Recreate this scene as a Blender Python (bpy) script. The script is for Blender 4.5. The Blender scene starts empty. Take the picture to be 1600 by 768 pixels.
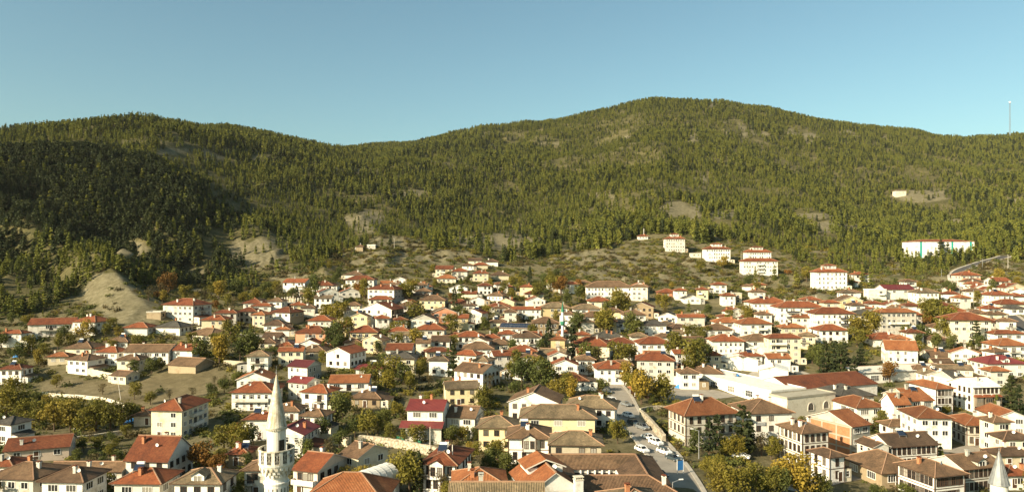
import bpy, bmesh, math, random
import numpy as np
from mathutils import Vector, Matrix

R = math.radians
SC = bpy.context.scene
COL = SC.collection

# ------------------------------------------------------------------ camera
CAMZ, F, HZ = 50.0, 1150.0, 400.0        # eye height, focal length and horizon row for a 1600 px wide frame
cam_d = bpy.data.cameras.new('camera')
cam_d.sensor_width = 36.0
cam_d.lens = 36.0 * F / 1600.0
cam_d.shift_y = (HZ - 384.0) / 1600.0
cam_d.clip_start, cam_d.clip_end = 1.0, 12000.0
cam = bpy.data.objects.new('camera', cam_d)
cam.location = (0, 0, CAMZ)
cam.rotation_euler = (R(90), 0, 0)
COL.objects.link(cam)
SC.camera = cam

# ------------------------------------------------------------------ world, sun, exposure
SUN_AZ, SUN_EL = math.atan2(-0.80, -0.60), R(26)     # to the left of and behind the camera
world = bpy.data.worlds.new('World')
SC.world = world
world.use_nodes = True
nt = world.node_tree
bg = nt.nodes['Background']
sky = nt.nodes.new('ShaderNodeTexSky')
sky.sky_type = 'NISHITA'
sky.sun_disc = False
sky.sun_elevation = SUN_EL
sky.sun_rotation = SUN_AZ
sky.altitude = 600
sky.air_density = 1.0
sky.dust_density = 3.0
sky.ozone_density = 1.0
tint = nt.nodes.new('ShaderNodeMix')
tint.data_type = 'RGBA'
tint.blend_type = 'MULTIPLY'
tint.inputs[0].default_value = 1.0
tint.inputs[7].default_value = (1.00, 1.24, 1.05, 1)
nt.links.new(sky.outputs[0], tint.inputs[6])
nt.links.new(tint.outputs[2], bg.inputs[0])
bg.inputs[1].default_value = 0.064

sun_d = bpy.data.lights.new('sun', 'SUN')
sun_d.energy = 5.0
sun_d.angle = R(0.55)
sun_d.color = (1.0, 0.86, 0.64)
sun = bpy.data.objects.new('sun', sun_d)
sd = Vector((math.sin(SUN_AZ) * math.cos(SUN_EL), math.cos(SUN_AZ) * math.cos(SUN_EL), math.sin(SUN_EL)))
sun.rotation_euler = (-sd).to_track_quat('-Z', 'Y').to_euler()
sun.location = sd * 300
COL.objects.link(sun)

SC.view_settings.view_transform = 'Standard'
SC.view_settings.look = 'None'
SC.view_settings.exposure = 1.12
SC.view_settings.gamma = 1.0
SC.view_settings.use_curve_mapping = False
SC.cycles.max_bounces = 5
SC.cycles.diffuse_bounces = 2
SC.cycles.glossy_bounces = 2
SC.cycles.transparent_max_bounces = 8

# ------------------------------------------------------------------ terrain heights
def hash2(i, j, seed):
    n = (i.astype(np.int64) * 374761393 + j.astype(np.int64) * 668265263 + seed * 982451653) & 0x7fffffff
    n = ((n ^ (n >> 13)) * 1274126177) & 0x7fffffff
    return ((n ^ (n >> 16)) & 0xffff) / 65535.0

def vnoise(x, y, seed=0):
    i, j = np.floor(x), np.floor(y)
    fx, fy = x - i, y - j
    fx, fy = fx * fx * fx * (fx * (fx * 6 - 15) + 10), fy * fy * fy * (fy * (fy * 6 - 15) + 10)
    a, b = hash2(i, j, seed), hash2(i + 1, j, seed)
    c, d = hash2(i, j + 1, seed), hash2(i + 1, j + 1, seed)
    return (a + (b - a) * fx) * (1 - fy) + (c + (d - c) * fx) * fy

def fbm(x, y, octv=4, seed=0, gain=0.5):
    s, a, t = 0.0, 1.0, 0.0
    for k in range(octv):
        s = s + a * vnoise(x * 2 ** k + 17.3 * k, y * 2 ** k - 9.1 * k, seed + k)
        t += a
        a *= gain
    return s / t

def ridged(x, y, octv=3, seed=0):
    s, a, t = 0.0, 1.0, 0.0
    for k in range(octv):
        s = s + a * (1 - np.abs(2 * vnoise(x * 2 ** k + 5.7 * k, y * 2 ** k + 3.3 * k, seed + k) - 1))
        t += a
        a *= 0.5
    return s / t

def sstep(a, b, x):
    t = np.clip((x - a) / (b - a), 0, 1)
    return t * t * (3 - 2 * t)

# the lie of the land, by bearing (column, in picture px) and distance (row, m): valley floor in metres below the eye ...
COLS_N = [-400, 0, 200, 400, 600, 800, 1000, 1200, 1400, 1600, 2000]
NEAR = {
    60: [-45, -45, -45, -44, -43, -43, -44, -45, -46, -46, -46],
    90: [-47, -47, -47, -45, -44, -44, -45, -46, -47, -47, -47],
    130: [-50, -50, -51, -50, -48, -47, -47.5, -49, -51, -52, -52],
    180: [-53, -53, -54, -52, -50, -49, -49, -51, -53, -54, -54],
    230: [-54, -54, -54, -51, -49.5, -49, -49, -51, -53, -54, -54],
    265: [-52, -53, -52, -48, -46, -47, -48.5, -50, -52, -52, -52]}
# ... and from there the rows of the picture where the ground at that distance shows
FAR_N = {
    300: [590, 588, 578, 560, 565, 575, 580, 585, 585, 578, 575],
    340: [530, 527, 515, 528, 538, 541, 543, 543, 540, 532, 525],
    390: [488, 486, 478, 495, 500, 503, 505, 502, 494, 478, 465],
    440: [453, 452, 458, 468, 472, 474, 474, 470, 464, 448, 432],
    500: [418, 415, 425, 447, 446, 450, 452, 450, 443, 424, 405],
    560: [388, 380, 388, 425, 420, 428, 430, 428, 424, 402, 385]}
COLS_F = [-400, -100, 0, 120, 240, 360, 480, 560, 680, 800, 900, 950, 1025, 1080, 1130, 1200, 1250, 1300, 1350, 1400, 1450, 1500, 1560, 1600, 1750, 2000]
FAR = {
    630: [330, 322, 320, 325, 340, 385, 402, 388, 394, 408, 406, 405, 402, 400, 400, 402, 402, 404, 405, 405, 400, 394, 384, 380, 365, 360],
    720: [255, 250, 248, 255, 272, 340, 372, 362, 368, 388, 384, 380, 372, 372, 372, 376, 380, 385, 390, 392, 388, 380, 368, 364, 350, 345],
    850: [246, 241, 238, 240, 250, 300, 335, 340, 347, 362, 358, 352, 345, 346, 348, 354, 358, 362, 368, 372, 368, 360, 350, 348, 335, 330],
    1000: [232, 227, 224, 215, 216, 255, 297, 308, 314, 335, 325, 320, 312, 315, 320, 328, 332, 338, 344, 348, 342, 336, 328, 325, 315, 310],
    1250: [224, 222, 217, 202, 189, 205, 232, 262, 276, 290, 285, 278, 270, 274, 280, 290, 296, 302, 310, 315, 310, 306, 302, 300, 285, 280],
    1600: [225, 222, 218, 210, 205, 208, 230, 240, 245, 246, 240, 234, 222, 224, 230, 245, 252, 258, 264, 268, 265, 262, 262, 260, 250, 245],
    2100: [245, 245, 242, 238, 236, 236, 244, 233, 217, 197, 181, 168, 153, 156, 159, 174, 186, 193, 199, 199, 206, 214, 211, 209, 203, 200],
    2800: [260, 260, 260, 255, 255, 255, 262, 252, 240, 225, 210, 200, 188, 190, 195, 208, 216, 222, 228, 228, 235, 240, 240, 238, 232, 230],
    4200: [330, 330, 330, 330, 330, 330, 330, 320, 310, 300, 290, 285, 275, 275, 275, 285, 290, 295, 300, 300, 305, 310, 310, 310, 305, 300]}
GPX = np.arange(-500, 2101, 10.0)
rowsY, rowsZ = [], []
for y_, v in NEAR.items():
    rowsY.append(y_)
    rowsZ.append(np.interp(GPX, COLS_N, v))
for y_, v in list(FAR_N.items()):
    rowsY.append(y_)
    rowsZ.append(-(np.interp(GPX, COLS_N, v) - HZ) / F * y_)
for y_, v in FAR.items():
    rowsY.append(y_)
    rowsZ.append(-(np.interp(GPX, COLS_F, v) - HZ) / F * y_)
rowsY, rowsZ = np.array(rowsY, float), np.array(rowsZ)
U0, U1, NU = math.log(60), math.log(4200), 260
GU = np.linspace(U0, U1, NU)
GZ = np.empty((NU, len(GPX)))
for k in range(len(GPX)):
    GZ[:, k] = np.interp(np.exp(GU), rowsY, rowsZ[:, k])

def blur(a, s, axis):
    r = int(s * 3)
    w = np.exp(-0.5 * (np.arange(-r, r + 1) / s) ** 2)
    w /= w.sum()
    p = np.concatenate([np.repeat(a.take([0], axis), r, axis), a, np.repeat(a.take([-1], axis), r, axis)], axis)
    o = 0
    for k, ww in enumerate(w):
        o = o + ww * p.take(range(k, k + a.shape[axis]), axis)
    return o
GZ = blur(blur(GZ, 2.2, 0), 2.0, 1)

def base_z(X, Y):
    Yc = np.maximum(Y, 60.0)
    px = np.clip(800 + X / np.maximum(Yc, 150) * F, -495, 2095)
    px = np.where(Yc < 150, np.clip(800 + X / 150 * F, -495, 2095), px)
    cu = np.clip((np.log(Yc) - U0) / (U1 - U0) * (NU - 1), 0, NU - 1.001)
    cp = (px - GPX[0]) / 10.0
    i, j = cu.astype(int), cp.astype(int)
    a, b = cu - i, cp - j
    return (GZ[i, j] * (1 - a) * (1 - b) + GZ[i + 1, j] * a * (1 - b) + GZ[i, j + 1] * (1 - a) * b + GZ[i + 1, j + 1] * a * b)

def project(X, Y, Z):
    Yc = np.maximum(Y, 20.0)
    return 800 + X / Yc * F, HZ - (Z - CAMZ) / Yc * F

# bare clay and rock: centre and half size as seen, (bearing px, row px, rx, ry), the soil map kept on the ground itself
BARE = [(410, 398, 44, 24), (380, 395, 22, 20), (455, 430, 30, 9), (555, 405, 34, 15), (620, 402, 52, 15), (700, 402, 42, 11), (615, 378, 40, 9), (570, 345, 26, 14),
        (930, 408, 75, 22), (1000, 428, 75, 14), (1075, 415, 60, 13), (1110, 436, 60, 10), (1180, 430, 36, 9), (1270, 452, 55, 18),
        (165, 455, 34, 26), (190, 478, 40, 22), (215, 490, 30, 18), (312, 440, 20, 18), (205, 388, 26, 10), (268, 236, 30, 5), (312, 239, 30, 5), (358, 242, 26, 5), (400, 247, 22, 4),
        (485, 257, 16, 2.5), (530, 262, 14, 2.5), (790, 378, 40, 12), (725, 378, 22, 8), (815, 405, 9, 14), (640, 302, 30, 5), (690, 304, 22, 4), (575, 268, 20, 6), (632, 237, 3, 4), (708, 223, 6, 3), (745, 208, 20, 3),
        (770, 228, 12, 3), (845, 225, 12, 3), (870, 225, 8, 3), (975, 218, 10, 8), (1058, 325, 22, 10), (1130, 335, 18, 7), (1085, 330, 10, 12),
        (1133, 196, 9, 12), (1160, 205, 8, 16), (1180, 200, 9, 10), (1195, 205, 8, 6), (1080, 215, 10, 7), (1265, 215, 12, 8), (1235, 206, 8, 5), (1095, 283, 10, 8),
        (1330, 206, 16, 3), (1392, 213, 14, 4), (1115, 164, 14, 2), (1275, 337, 26, 4), (1290, 354, 20, 8), (1330, 352, 12, 5), (1280, 390, 14, 6), (1395, 420, 16, 8), (1455, 365, 6, 5), (1385, 337, 10, 8),
        (1440, 306, 44, 9), (1480, 298, 12, 4), (1590, 319, 28, 9), (1570, 385, 4, 14), (1490, 345, 12, 4), (1520, 300, 14, 4), (1470, 440, 30, 10), (1560, 420, 26, 12), (930, 305, 12, 4), (880, 300, 8, 3), (760, 300, 20, 3), (950, 305, 10, 4)]
BARE_W = []

def soil_masks(X, Y, Z):
    px, py = project(X, Y, Z)
    wob = fbm(X / 14, Y / 14, 3, 11) - 0.5
    far_break = sstep(0.44, 0.56, fbm(X / 24, Y / 60, 3, 61))
    bare = np.zeros_like(X)
    for (bx, by, rx, ry), yc in zip(BARE, BARE_W):
        s = 1.25 - np.hypot((px - bx) / rx, (py - by) / ry) + wob * 1.0
        m = sstep(0.0, 0.35, s) * (np.abs(Y - yc) < 0.30 * yc)
        if yc > 900 and rx < 40:                 # far off: broken rock among the trees
            m = m * far_break
        bare = np.maximum(bare, m)
    return bare

FB_X = [-400, 0, 60, 110, 150, 230, 300, 380, 430, 470, 520, 560, 600, 720, 760, 830, 860, 950, 1040, 1100, 1200, 1250, 1320, 1350, 1420, 1480, 1530, 1570, 1600, 2000]
FB_Y = [530, 500, 490, 468, 445, 452, 455, 452, 438, 425, 412, 396, 386, 392, 402, 406, 402, 388, 362, 374, 392, 412, 420, 438, 440, 422, 412, 400, 404, 395]

def field_mask(X, Y, Z):
    px, py = project(X, Y, Z)
    w = (fbm(X / 8, Y / 8, 2, 51) - 0.5) * 8
    a = np.interp(px, [60, 100, 190, 260, 345], [596, 590, 596, 582, 574])
    b = np.interp(px, [60, 130, 212, 280, 345], [617, 622, 643, 632, 606])
    return sstep(58, 72, px + w) * sstep(352, 336, px + w) * sstep(-2, 3, py - a + w * 0.3) * sstep(-2, 3, b - py + w * 0.3) * (Y > 200) * (Y < 360)

def forest_mask(X, Y, Z):
    px, py = project(X, Y, Z)
    n = (fbm(X / 22, Y / 22, 2, 31) - 0.5) * 22
    return ((py + n < np.interp(px, FB_X, FB_Y)) & (Y > 330)).astype(float)

# spurs, gullies and clay knolls: crest line as seen, height at its points (m), half width (m)
FEATURES = [([(-60, 330), (40, 380), (125, 430), (180, 462), (238, 496)], [12, 13, 13, 10, 3], 17), ([(60, 322), (180, 372), (290, 418), (350, 446)], [-12, -15, -15, -6], 30),
            ([(395, 378), (440, 418)], [9, 3], 20), ([(300, 424), (326, 450)], [7, 2], 13), ([(555, 334), (588, 352)], [8, 2], 20), ([(540, 400), (600, 385), (680, 388), (730, 402)], [3, 7, 7, 3], 22),
            ([(900, 400), (960, 392), (1040, 395)], [2, 6, 3], 26), ([(1240, 440), (1290, 448)], [5, 2], 18)]
FEAT_W = []

def feature_z(X, Y):
    z = np.zeros_like(X)
    for P, H, w in FEAT_W:
        best, hh = np.full_like(X, 1e9), np.zeros_like(X)
        for (a, b, ha, hb) in zip(P, P[1:], H, H[1:]):
            dx, dy = b[0] - a[0], b[1] - a[1]
            t = np.clip(((X - a[0]) * dx + (Y - a[1]) * dy) / (dx * dx + dy * dy), 0, 1)
            d = np.hypot(X - a[0] - t * dx, Y - a[1] - t * dy)
            m = d < best
            best, hh = np.where(m, d, best), np.where(m, ha + (hb - ha) * t, hh)
        f = np.clip(1 - best / w, 0, 1)
        z = z + hh * f * (1.4 - 0.4 * f)
    return z

def rough_z(X, Y):
    z = base_z(X, Y) + feature_z(X, Y)
    far = sstep(520, 1000, Y) * (1 - 0.55 * sstep(1700, 2100, Y)) * (1 - 0.75 * sstep(-150, -330, X) * sstep(1000, 1200, Y))
    near_hill = sstep(380, 480, Y) * (1 - sstep(520, 900, Y))
    z = z + far * (ridged(X / 330 + 0.25 * np.sin(Y / 400), Y / 900, 3, 3) - 0.55) * 62
    z = z + far * (fbm(X / 90, Y / 140, 3, 8) - 0.5) * 24
    left = sstep(-60, -160, X)
    z = z + near_hill * left * (ridged(X / 95 + Y / 400, Y / 260, 2, 5) - 0.5) * 26
    z = z + sstep(300, 420, Y) * (fbm(X / 40, Y / 40, 2, 15) - 0.5) * 4
    return z

def hills_z(X, Y):
    """height of the ground above datum, eye at CAMZ"""
    z = rough_z(X, Y)
    px, py = 800 + X / np.maximum(Y, 20) * F, HZ - z / np.maximum(Y, 20) * F
    k = np.zeros_like(X)
    for (bx, by, rx, ry), yc in zip(BARE, BARE_W):
        if rx < 24 or by < 340:
            continue
        m = sstep(-0.2, 0.5, 1.15 - np.hypot((px - bx) / rx, (py - by) / ry)) * (np.abs(Y - yc) < 0.30 * yc)
        k = np.maximum(k, m)
    z = z + k * (ridged(X / 15, Y / 40, 3, 21) - 0.5) * 5.0 * np.where(px < 260, 0.3, 1.0)
    return z + CAMZ

YS = np.exp(np.linspace(math.log(62), math.log(3000), 2600))

def cast(px, py, dz=0.0, fn=None, ymin=62):
    """where the sight line through (px, py) meets the ground lifted by dz"""
    fn = fn or hills_z
    Xs = (px - 800) / F * YS
    zr = CAMZ - (py - HZ) / F * YS
    g = fn(Xs, YS) + dz
    ok = np.nonzero((zr <= g) & (YS > ymin))[0]
    i = int(ok[0]) if len(ok) else int(np.argmin(zr - g))
    return float(Xs[i]), float(YS[i]), float(zr[i])

for P, H, w in FEATURES:
    FEAT_W.append(([cast(px_, py_, 0, lambda X, Y: base_z(X, Y) + CAMZ, 300)[:2] for px_, py_ in P], H, w))
_rz = lambda X, Y: rough_z(X, Y) + CAMZ
for (bx, by, rx, ry) in BARE:
    BARE_W.append(cast(bx, by, 0, _rz, 300 if by < 480 else 62)[1])

def gz(x, y):
    return float(hills_z(np.array([float(x)]), np.array([float(y)]))[0])
# ------------------------------------------------------------------ materials
MATS = {}

def N(nt, t, **kw):
    n = nt.nodes.new(t)
    for k, v in kw.items():
        setattr(n, k, v)
    return n

def new_mat(name, rough=0.85, spec=0.25):
    m = bpy.data.materials.new(name)
    m.use_nodes = True
    b = m.node_tree.nodes['Principled BSDF']
    b.inputs['Roughness'].default_value = rough
    b.inputs['Specular IOR Level'].default_value = spec
    MATS[name] = m
    return m, m.node_tree, b

def ramp(nt, fac, stops):
    r = nt.nodes.new('ShaderNodeValToRGB')
    el = r.color_ramp.elements
    while len(el) > 1:
        el.remove(el[-1])
    el[0].position, el[0].color = stops[0][0], (*stops[0][1], 1)
    for p, c in stops[1:]:
        e = el.new(p)
        e.color = (*c, 1)
    if fac is not None:
        nt.links.new(fac, r.inputs[0])
    return r

def mixc(nt, fac, a, b, mode='MIX'):
    m = nt.nodes.new('ShaderNodeMix')
    m.data_type = 'RGBA'
    m.blend_type = mode
    for s, v in ((0, fac), (6, a), (7, b)):
        if isinstance(v, (int, float)):
            m.inputs[s].default_value = v
        elif isinstance(v, tuple):
            m.inputs[s].default_value = (*v, 1)
        else:
            nt.links.new(v, m.inputs[s])
    return m.outputs[2]

def noise(nt, vec, scale, detail=4, rough=0.6):
    n = nt.nodes.new('ShaderNodeTexNoise')
    n.inputs['Scale'].default_value = scale
    n.inputs['Detail'].default_value = detail
    n.inputs['Roughness'].default_value = rough
    if vec is not None:
        nt.links.new(vec, n.inputs['Vector'])
    return n.outputs['Fac']

def bump(nt, h, b, strength, dist):
    n = nt.nodes.new('ShaderNodeBump')
    n.inputs['Strength'].default_value = strength
    n.inputs['Distance'].default_value = dist
    nt.links.new(h, n.inputs['Height'])
    nt.links.new(n.outputs[0], b.inputs['Normal'])

def plain(name, col, rough=0.85, var=0.10, scale=0.6, spec=0.25, metal=0.0, tilt=0.0):
    """one colour with mild weathering and a little difference from object to object"""
    m, nt, b = new_mat(name, rough, spec)
    b.inputs['Metallic'].default_value = metal
    tc = N(nt, 'ShaderNodeTexCoord')
    oi = N(nt, 'ShaderNodeObjectInfo')
    f = noise(nt, tc.outputs['Object'], scale, 5, 0.65)
    r = ramp(nt, f, [(0.25, tuple(c * (1 - var * 1.6) for c in col)), (0.55, col), (0.8, tuple(min(1, c * (1 + var * 0.6)) for c in col))])
    c = mixc(nt, 1.0, r.outputs[0], ramp(nt, oi.outputs['Random'], [(0, (1 - var, 1 - var * 1.2, 1 - var * 1.4)), (1, (1, 1, 1))]).outputs[0], 'MULTIPLY')
    nt.links.new(c, b.inputs['Base Color'])
    return m

# ------------------------------------------------------------------ the ground, one sheet
def make_ground():
    pxs = np.concatenate([np.arange(-420, -60, 24), np.arange(-60, 1661, 3.6), np.arange(1680, 2021, 24)])
    ys = [-400, -150, 0, 40]
    y = 62.0
    while y < 4100:
        ys.append(y)
        y += 2.2 if y < 300 else (1.9 if y < 620 else (4 + (y - 620) * 0.006))
    ys = np.array(ys)
    YY, PP = np.meshgrid(ys, pxs, indexing='ij')
    wide = np.where(YY < 230, 230.0, YY)
    XX = (PP - 800) / F * wide
    ZZ = hills_z(XX, YY)
    ZZ += np.where(YY < 330, (fbm(XX / 9, YY / 9, 2, 44) - 0.5) * 0.5, 0)
    bare = soil_masks(XX, YY, ZZ)
    wood = forest_mask(XX, YY, ZZ)
    nr, nc = XX.shape
    idx = np.arange(nr * nc).reshape(nr, nc)
    faces = np.stack([idx[:-1, :-1], idx[:-1, 1:], idx[1:, 1:], idx[1:, :-1]], -1).reshape(-1, 4)
    me = bpy.data.meshes.new('ground')
    me.vertices.add(nr * nc)
    me.vertices.foreach_set('co', np.stack([XX, YY, ZZ], -1).ravel())
    me.loops.add(faces.size)
    me.loops.foreach_set('vertex_index', faces.ravel())
    me.polygons.add(len(faces))
    me.polygons.foreach_set('loop_start', np.arange(0, faces.size, 4))
    me.polygons.foreach_set('use_smooth', np.ones(len(faces), bool))
    me.update(calc_edges=True)
    for nm, arr in (('bare', bare), ('wood', wood), ('field', field_mask(XX, YY, ZZ))):
        at = me.attributes.new(nm, 'FLOAT', 'POINT')
        at.data.foreach_set('value', arr.ravel().astype(np.float32))
    m, nt, b = new_mat('earth', 0.95, 0.1)
    tc = N(nt, 'ShaderNodeTexCoord')
    P = tc.outputs['Object']
    n1, n2, n3 = noise(nt, P, 0.035, 6, 0.65), noise(nt, P, 0.35, 5, 0.7), noise(nt, P, 1.6, 4, 0.7)
    mx = nt.nodes.new('ShaderNodeMath')
    mx.operation = 'MULTIPLY_ADD'
    mx.inputs[1].default_value = 0.5
    nt.links.new(n1, mx.inputs[0])
    mh = nt.nodes.new('ShaderNodeMath')
    mh.operation = 'MULTIPLY'
    mh.inputs[1].default_value = 0.5
    nt.links.new(n2, mh.inputs[0])
    nt.links.new(mh.outputs[0], mx.inputs[2])
    town = ramp(nt, mx.outputs[0], [(0.32, (0.045, 0.044, 0.018)), (0.45, (0.095, 0.082, 0.038)), (0.56, (0.15, 0.125, 0.066)), (0.7, (0.22, 0.18, 0.11))]).outputs[0]
    floor = ramp(nt, mx.outputs[0], [(0.35, (0.035, 0.036, 0.012)), (0.5, (0.075, 0.066, 0.026)), (0.68, (0.17, 0.135, 0.062))]).outputs[0]
    clay = ramp(nt, n2, [(0.3, (0.075, 0.064, 0.032)), (0.46, (0.125, 0.107, 0.060)), (0.6, (0.172, 0.148, 0.088)), (0.75, (0.25, 0.215, 0.14))]).outputs[0]
    aw, ab = N(nt, 'ShaderNodeAttribute', attribute_name='wood'), N(nt, 'ShaderNodeAttribute', attribute_name='bare')
    c = mixc(nt, aw.outputs['Fac'], town, floor)
    c = mixc(nt, ab.outputs['Fac'], c, clay)
    dry = ramp(nt, mx.outputs[0], [(0.35, (0.085, 0.068, 0.034)), (0.5, (0.135, 0.108, 0.058)), (0.66, (0.20, 0.165, 0.095))]).outputs[0]
    c = mixc(nt, N(nt, 'ShaderNodeAttribute', attribute_name='field').outputs['Fac'], c, dry)
    nt.links.new(c, b.inputs['Base Color'])
    bump(nt, n3, b, 0.6, 0.35)
    me.materials.append(m)
    o = bpy.data.objects.new('ground', me)
    o['kind'] = 'structure'
    o['label'] = 'valley floor and hillsides of dry grass, earth and pale eroded clay'
    COL.objects.link(o)
    return o
make_ground()
# ------------------------------------------------------------------ foliage
def leaf_mat(name, dark, mid, light, scale=1.2):
    m, nt, b = new_mat(name, 0.75, 0.15)
    tc, oi = N(nt, 'ShaderNodeTexCoord'), N(nt, 'ShaderNodeObjectInfo')
    f = noise(nt, tc.outputs['Object'], scale, 3, 0.7)
    r = ramp(nt, f, [(0.3, dark), (0.5, mid), (0.72, light)])
    v = ramp(nt, oi.outputs['Random'], [(0, (0.74, 0.78, 0.82)), (0.5, (1, 1, 1)), (1, (1.22, 1.12, 0.98))])
    c = mixc(nt, 1.0, r.outputs[0], v.outputs[0], 'MULTIPLY')
    nt.links.new(c, b.inputs['Base Color'])
    tr = nt.nodes.new('ShaderNodeBsdfTranslucent')
    nt.links.new(c, tr.inputs[0])
    ms = nt.nodes.new('ShaderNodeMixShader')
    ms.inputs[0].default_value = 0.22
    nt.links.new(b.outputs[0], ms.inputs[1])
    nt.links.new(tr.outputs[0], ms.inputs[2])
    nt.links.new(ms.outputs[0], nt.nodes['Material Output'].inputs[0])
    return m
leaf_mat('pine_needles', (0.092, 0.100, 0.019), (0.160, 0.166, 0.032), (0.220, 0.218, 0.048), 1.0)
leaf_mat('dark_pine_needles', (0.023, 0.031, 0.012), (0.046, 0.056, 0.020), (0.080, 0.090, 0.032), 1.0)  # dark conifers; massed on the left hill they also paint its shade
leaf_mat('olive_leaves', (0.075, 0.070, 0.012), (0.155, 0.135, 0.022), (0.25, 0.195, 0.036))
leaf_mat('green_leaves', (0.045, 0.055, 0.014), (0.090, 0.100, 0.025), (0.15, 0.15, 0.042))
leaf_mat('yellow_leaves', (0.115, 0.090, 0.016), (0.225, 0.170, 0.028), (0.35, 0.26, 0.048))
leaf_mat('rust_leaves', (0.085, 0.045, 0.012), (0.170, 0.085, 0.020), (0.270, 0.135, 0.030))
leaf_mat('brown_scrub', (0.055, 0.042, 0.015), (0.10, 0.078, 0.030), (0.16, 0.125, 0.055))
plain('bark', (0.11, 0.075, 0.045), 0.9, 0.2, 2.0)

def fast_mesh(name, V, Fc, mats, midx=None, uv=None):
    me = bpy.data.meshes.new(name)
    V = np.asarray(V, float)
    me.from_pydata(V.tolist(), [], [list(f) for f in Fc])
    for m in mats:
        me.materials.append(MATS[m])
    if midx is not None:
        me.polygons.foreach_set('material_index', np.asarray(midx, np.int32))
    if uv is not None:
        l = me.uv_layers.new(name='UVMap')
        l.data.foreach_set('uv', np.asarray(uv, np.float32).ravel())
    me.update()
    return me

def leaf_quads(rng, C, S, up=0.35):
    """one bent card per centre C (n,3) and size S (n)"""
    n = len(C)
    d = rng.normal(size=(n, 3))
    d[:, 2] += up
    d /= np.linalg.norm(d, axis=1)[:, None]
    a = np.cross(d, rng.normal(size=(n, 3)))
    a /= np.linalg.norm(a, axis=1)[:, None]
    b = np.cross(d, a)
    s = S[:, None]
    asp = rng.uniform(0.55, 1.0, (n, 1))
    V = np.stack([C - a * s - b * s * asp * 0.3, C - b * s * asp + d * s * 0.15, C + a * s + b * s * asp * 0.25, C + b * s * asp + d * s * 0.15], 1).reshape(-1, 3)
    Fc = np.arange(4 * n).reshape(n, 4)
    return V, Fc

def tube(P, Rr, k=5):
    """tapered tube through the points P with radii Rr"""
    V, Fc = [], []
    for i, (p, r) in enumerate(zip(P, Rr)):
        p = np.array(p, float)
        q = np.array(P[min(i + 1, len(P) - 1)], float) - np.array(P[max(i - 1, 0)], float)
        q /= max(1e-6, np.linalg.norm(q))
        a = np.cross(q, [0.3, 0.9, 0.2] if abs(q[2]) > 0.5 else [0, 0, 1])
        a /= np.linalg.norm(a)
        b = np.cross(q, a)
        for j in range(k):
            t = 2 * math.pi * j / k
            V.append(p + r * (a * math.cos(t) + b * math.sin(t)))
        if i:
            o = (i - 1) * k
            for j in range(k):
                Fc.append((o + j, o + (j + 1) % k, o + k + (j + 1) % k, o + k + j))
    return V, Fc

def pine_crown(rng, n, h=1.0, wide=0.24, low=0.12, round_=0.5, leaf=0.05):
    """unit-height conifer: boughs in rough whorls, fuller below, broken outline"""
    C, S = [], []
    tiers = 9
    for t in range(tiers):
        f = (t + rng.uniform(0.1, 0.9)) / tiers
        z = low + (1 - low) * f
        rad = wide * ((1 - f) ** round_) * rng.uniform(0.78, 1.12) + 0.015
        nb = max(3, int(7 * (1 - f) + 3))
        ph = rng.uniform(0, 6.28)
        for b in range(nb):
            an = ph + 6.283 * b / nb + rng.normal() * 0.25
            rr = rad * rng.uniform(0.65, 1.15)
            m = max(2, int(n / (tiers * nb)))
            for q in range(m):
                s = (q + 0.7) / m
                C.append((math.cos(an) * rr * s + rng.normal() * 0.014, math.sin(an) * rr * s + rng.normal() * 0.014, z + rr * s * 0.18 * (1 if f > 0.4 else 0.2) + rng.normal() * 0.016))
                S.append(leaf * rng.uniform(0.7, 1.25) * (0.75 + 0.5 * (1 - f)))
    C.append((0, 0, 0.985)); S.append(leaf * 0.6)
    V, Fc = leaf_quads(rng, np.array(C), np.array(S), 0.7)
    return V, Fc

RNG = np.random.default_rng(7)
def pine_variant(kind, n, leaf):
    if kind == 'pointed':
        V, Fc = pine_crown(RNG, n, 1, 0.19, 0.06, 0.7, leaf)
    elif kind == 'slim':
        V, Fc = pine_crown(RNG, n, 1, 0.15, 0.05, 0.68, leaf)
    else:
        V, Fc = pine_crown(RNG, n, 1, 0.25, 0.16, 0.46, leaf)
    tv, tf = tube([(0, 0, -0.06), (0.004, 0.003, 0.45), (0, 0, 0.93)], [0.022, 0.014, 0.003], 5)
    return V, Fc, tv, tf

# near trees: trunk and crown apart; far ones: one small mesh each
PINES = {}
for kind in ('pointed', 'slim', 'broad'):
    L = []
    for k in range(3):
        V, Fc, tv, tf = pine_variant(kind, 900, 0.034)
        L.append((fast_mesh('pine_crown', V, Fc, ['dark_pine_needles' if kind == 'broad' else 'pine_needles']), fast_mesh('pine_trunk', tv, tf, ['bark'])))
    PINES[kind] = L

hidden = bpy.data.collections.new('far_pine_shapes')
for k, kind in enumerate(('pointed', 'slim', 'broad', 'pointed', 'broad', 'slim')):
    V, Fc, tv, tf = pine_variant(kind, 230, 0.062)
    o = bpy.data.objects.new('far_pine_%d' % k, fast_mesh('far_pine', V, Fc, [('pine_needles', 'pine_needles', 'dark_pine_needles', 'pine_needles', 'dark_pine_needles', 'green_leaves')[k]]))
    hidden.objects.link(o)

def thing(name, label, cat, loc=(0, 0, 0), rz=0.0, group=None):
    o = bpy.data.objects.new(name, None)
    o.empty_display_size = 0.5
    o.location = loc
    o.rotation_euler = (0, 0, rz)
    COL.objects.link(o)
    o['label'], o['category'] = label, cat
    if group:
        o['group'] = group
    return o

def part(name, me, parent, loc=None, rz=None, scale=None, label=None):
    o = bpy.data.objects.new(name, me)
    o.parent = parent
    if loc is not None:
        o.location = loc
    if rz is not None:
        o.rotation_euler = (0, 0, rz)
    if scale is not None:
        o.scale = scale
    if label:
        o['label'] = label
    COL.objects.link(o)
    return o

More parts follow.
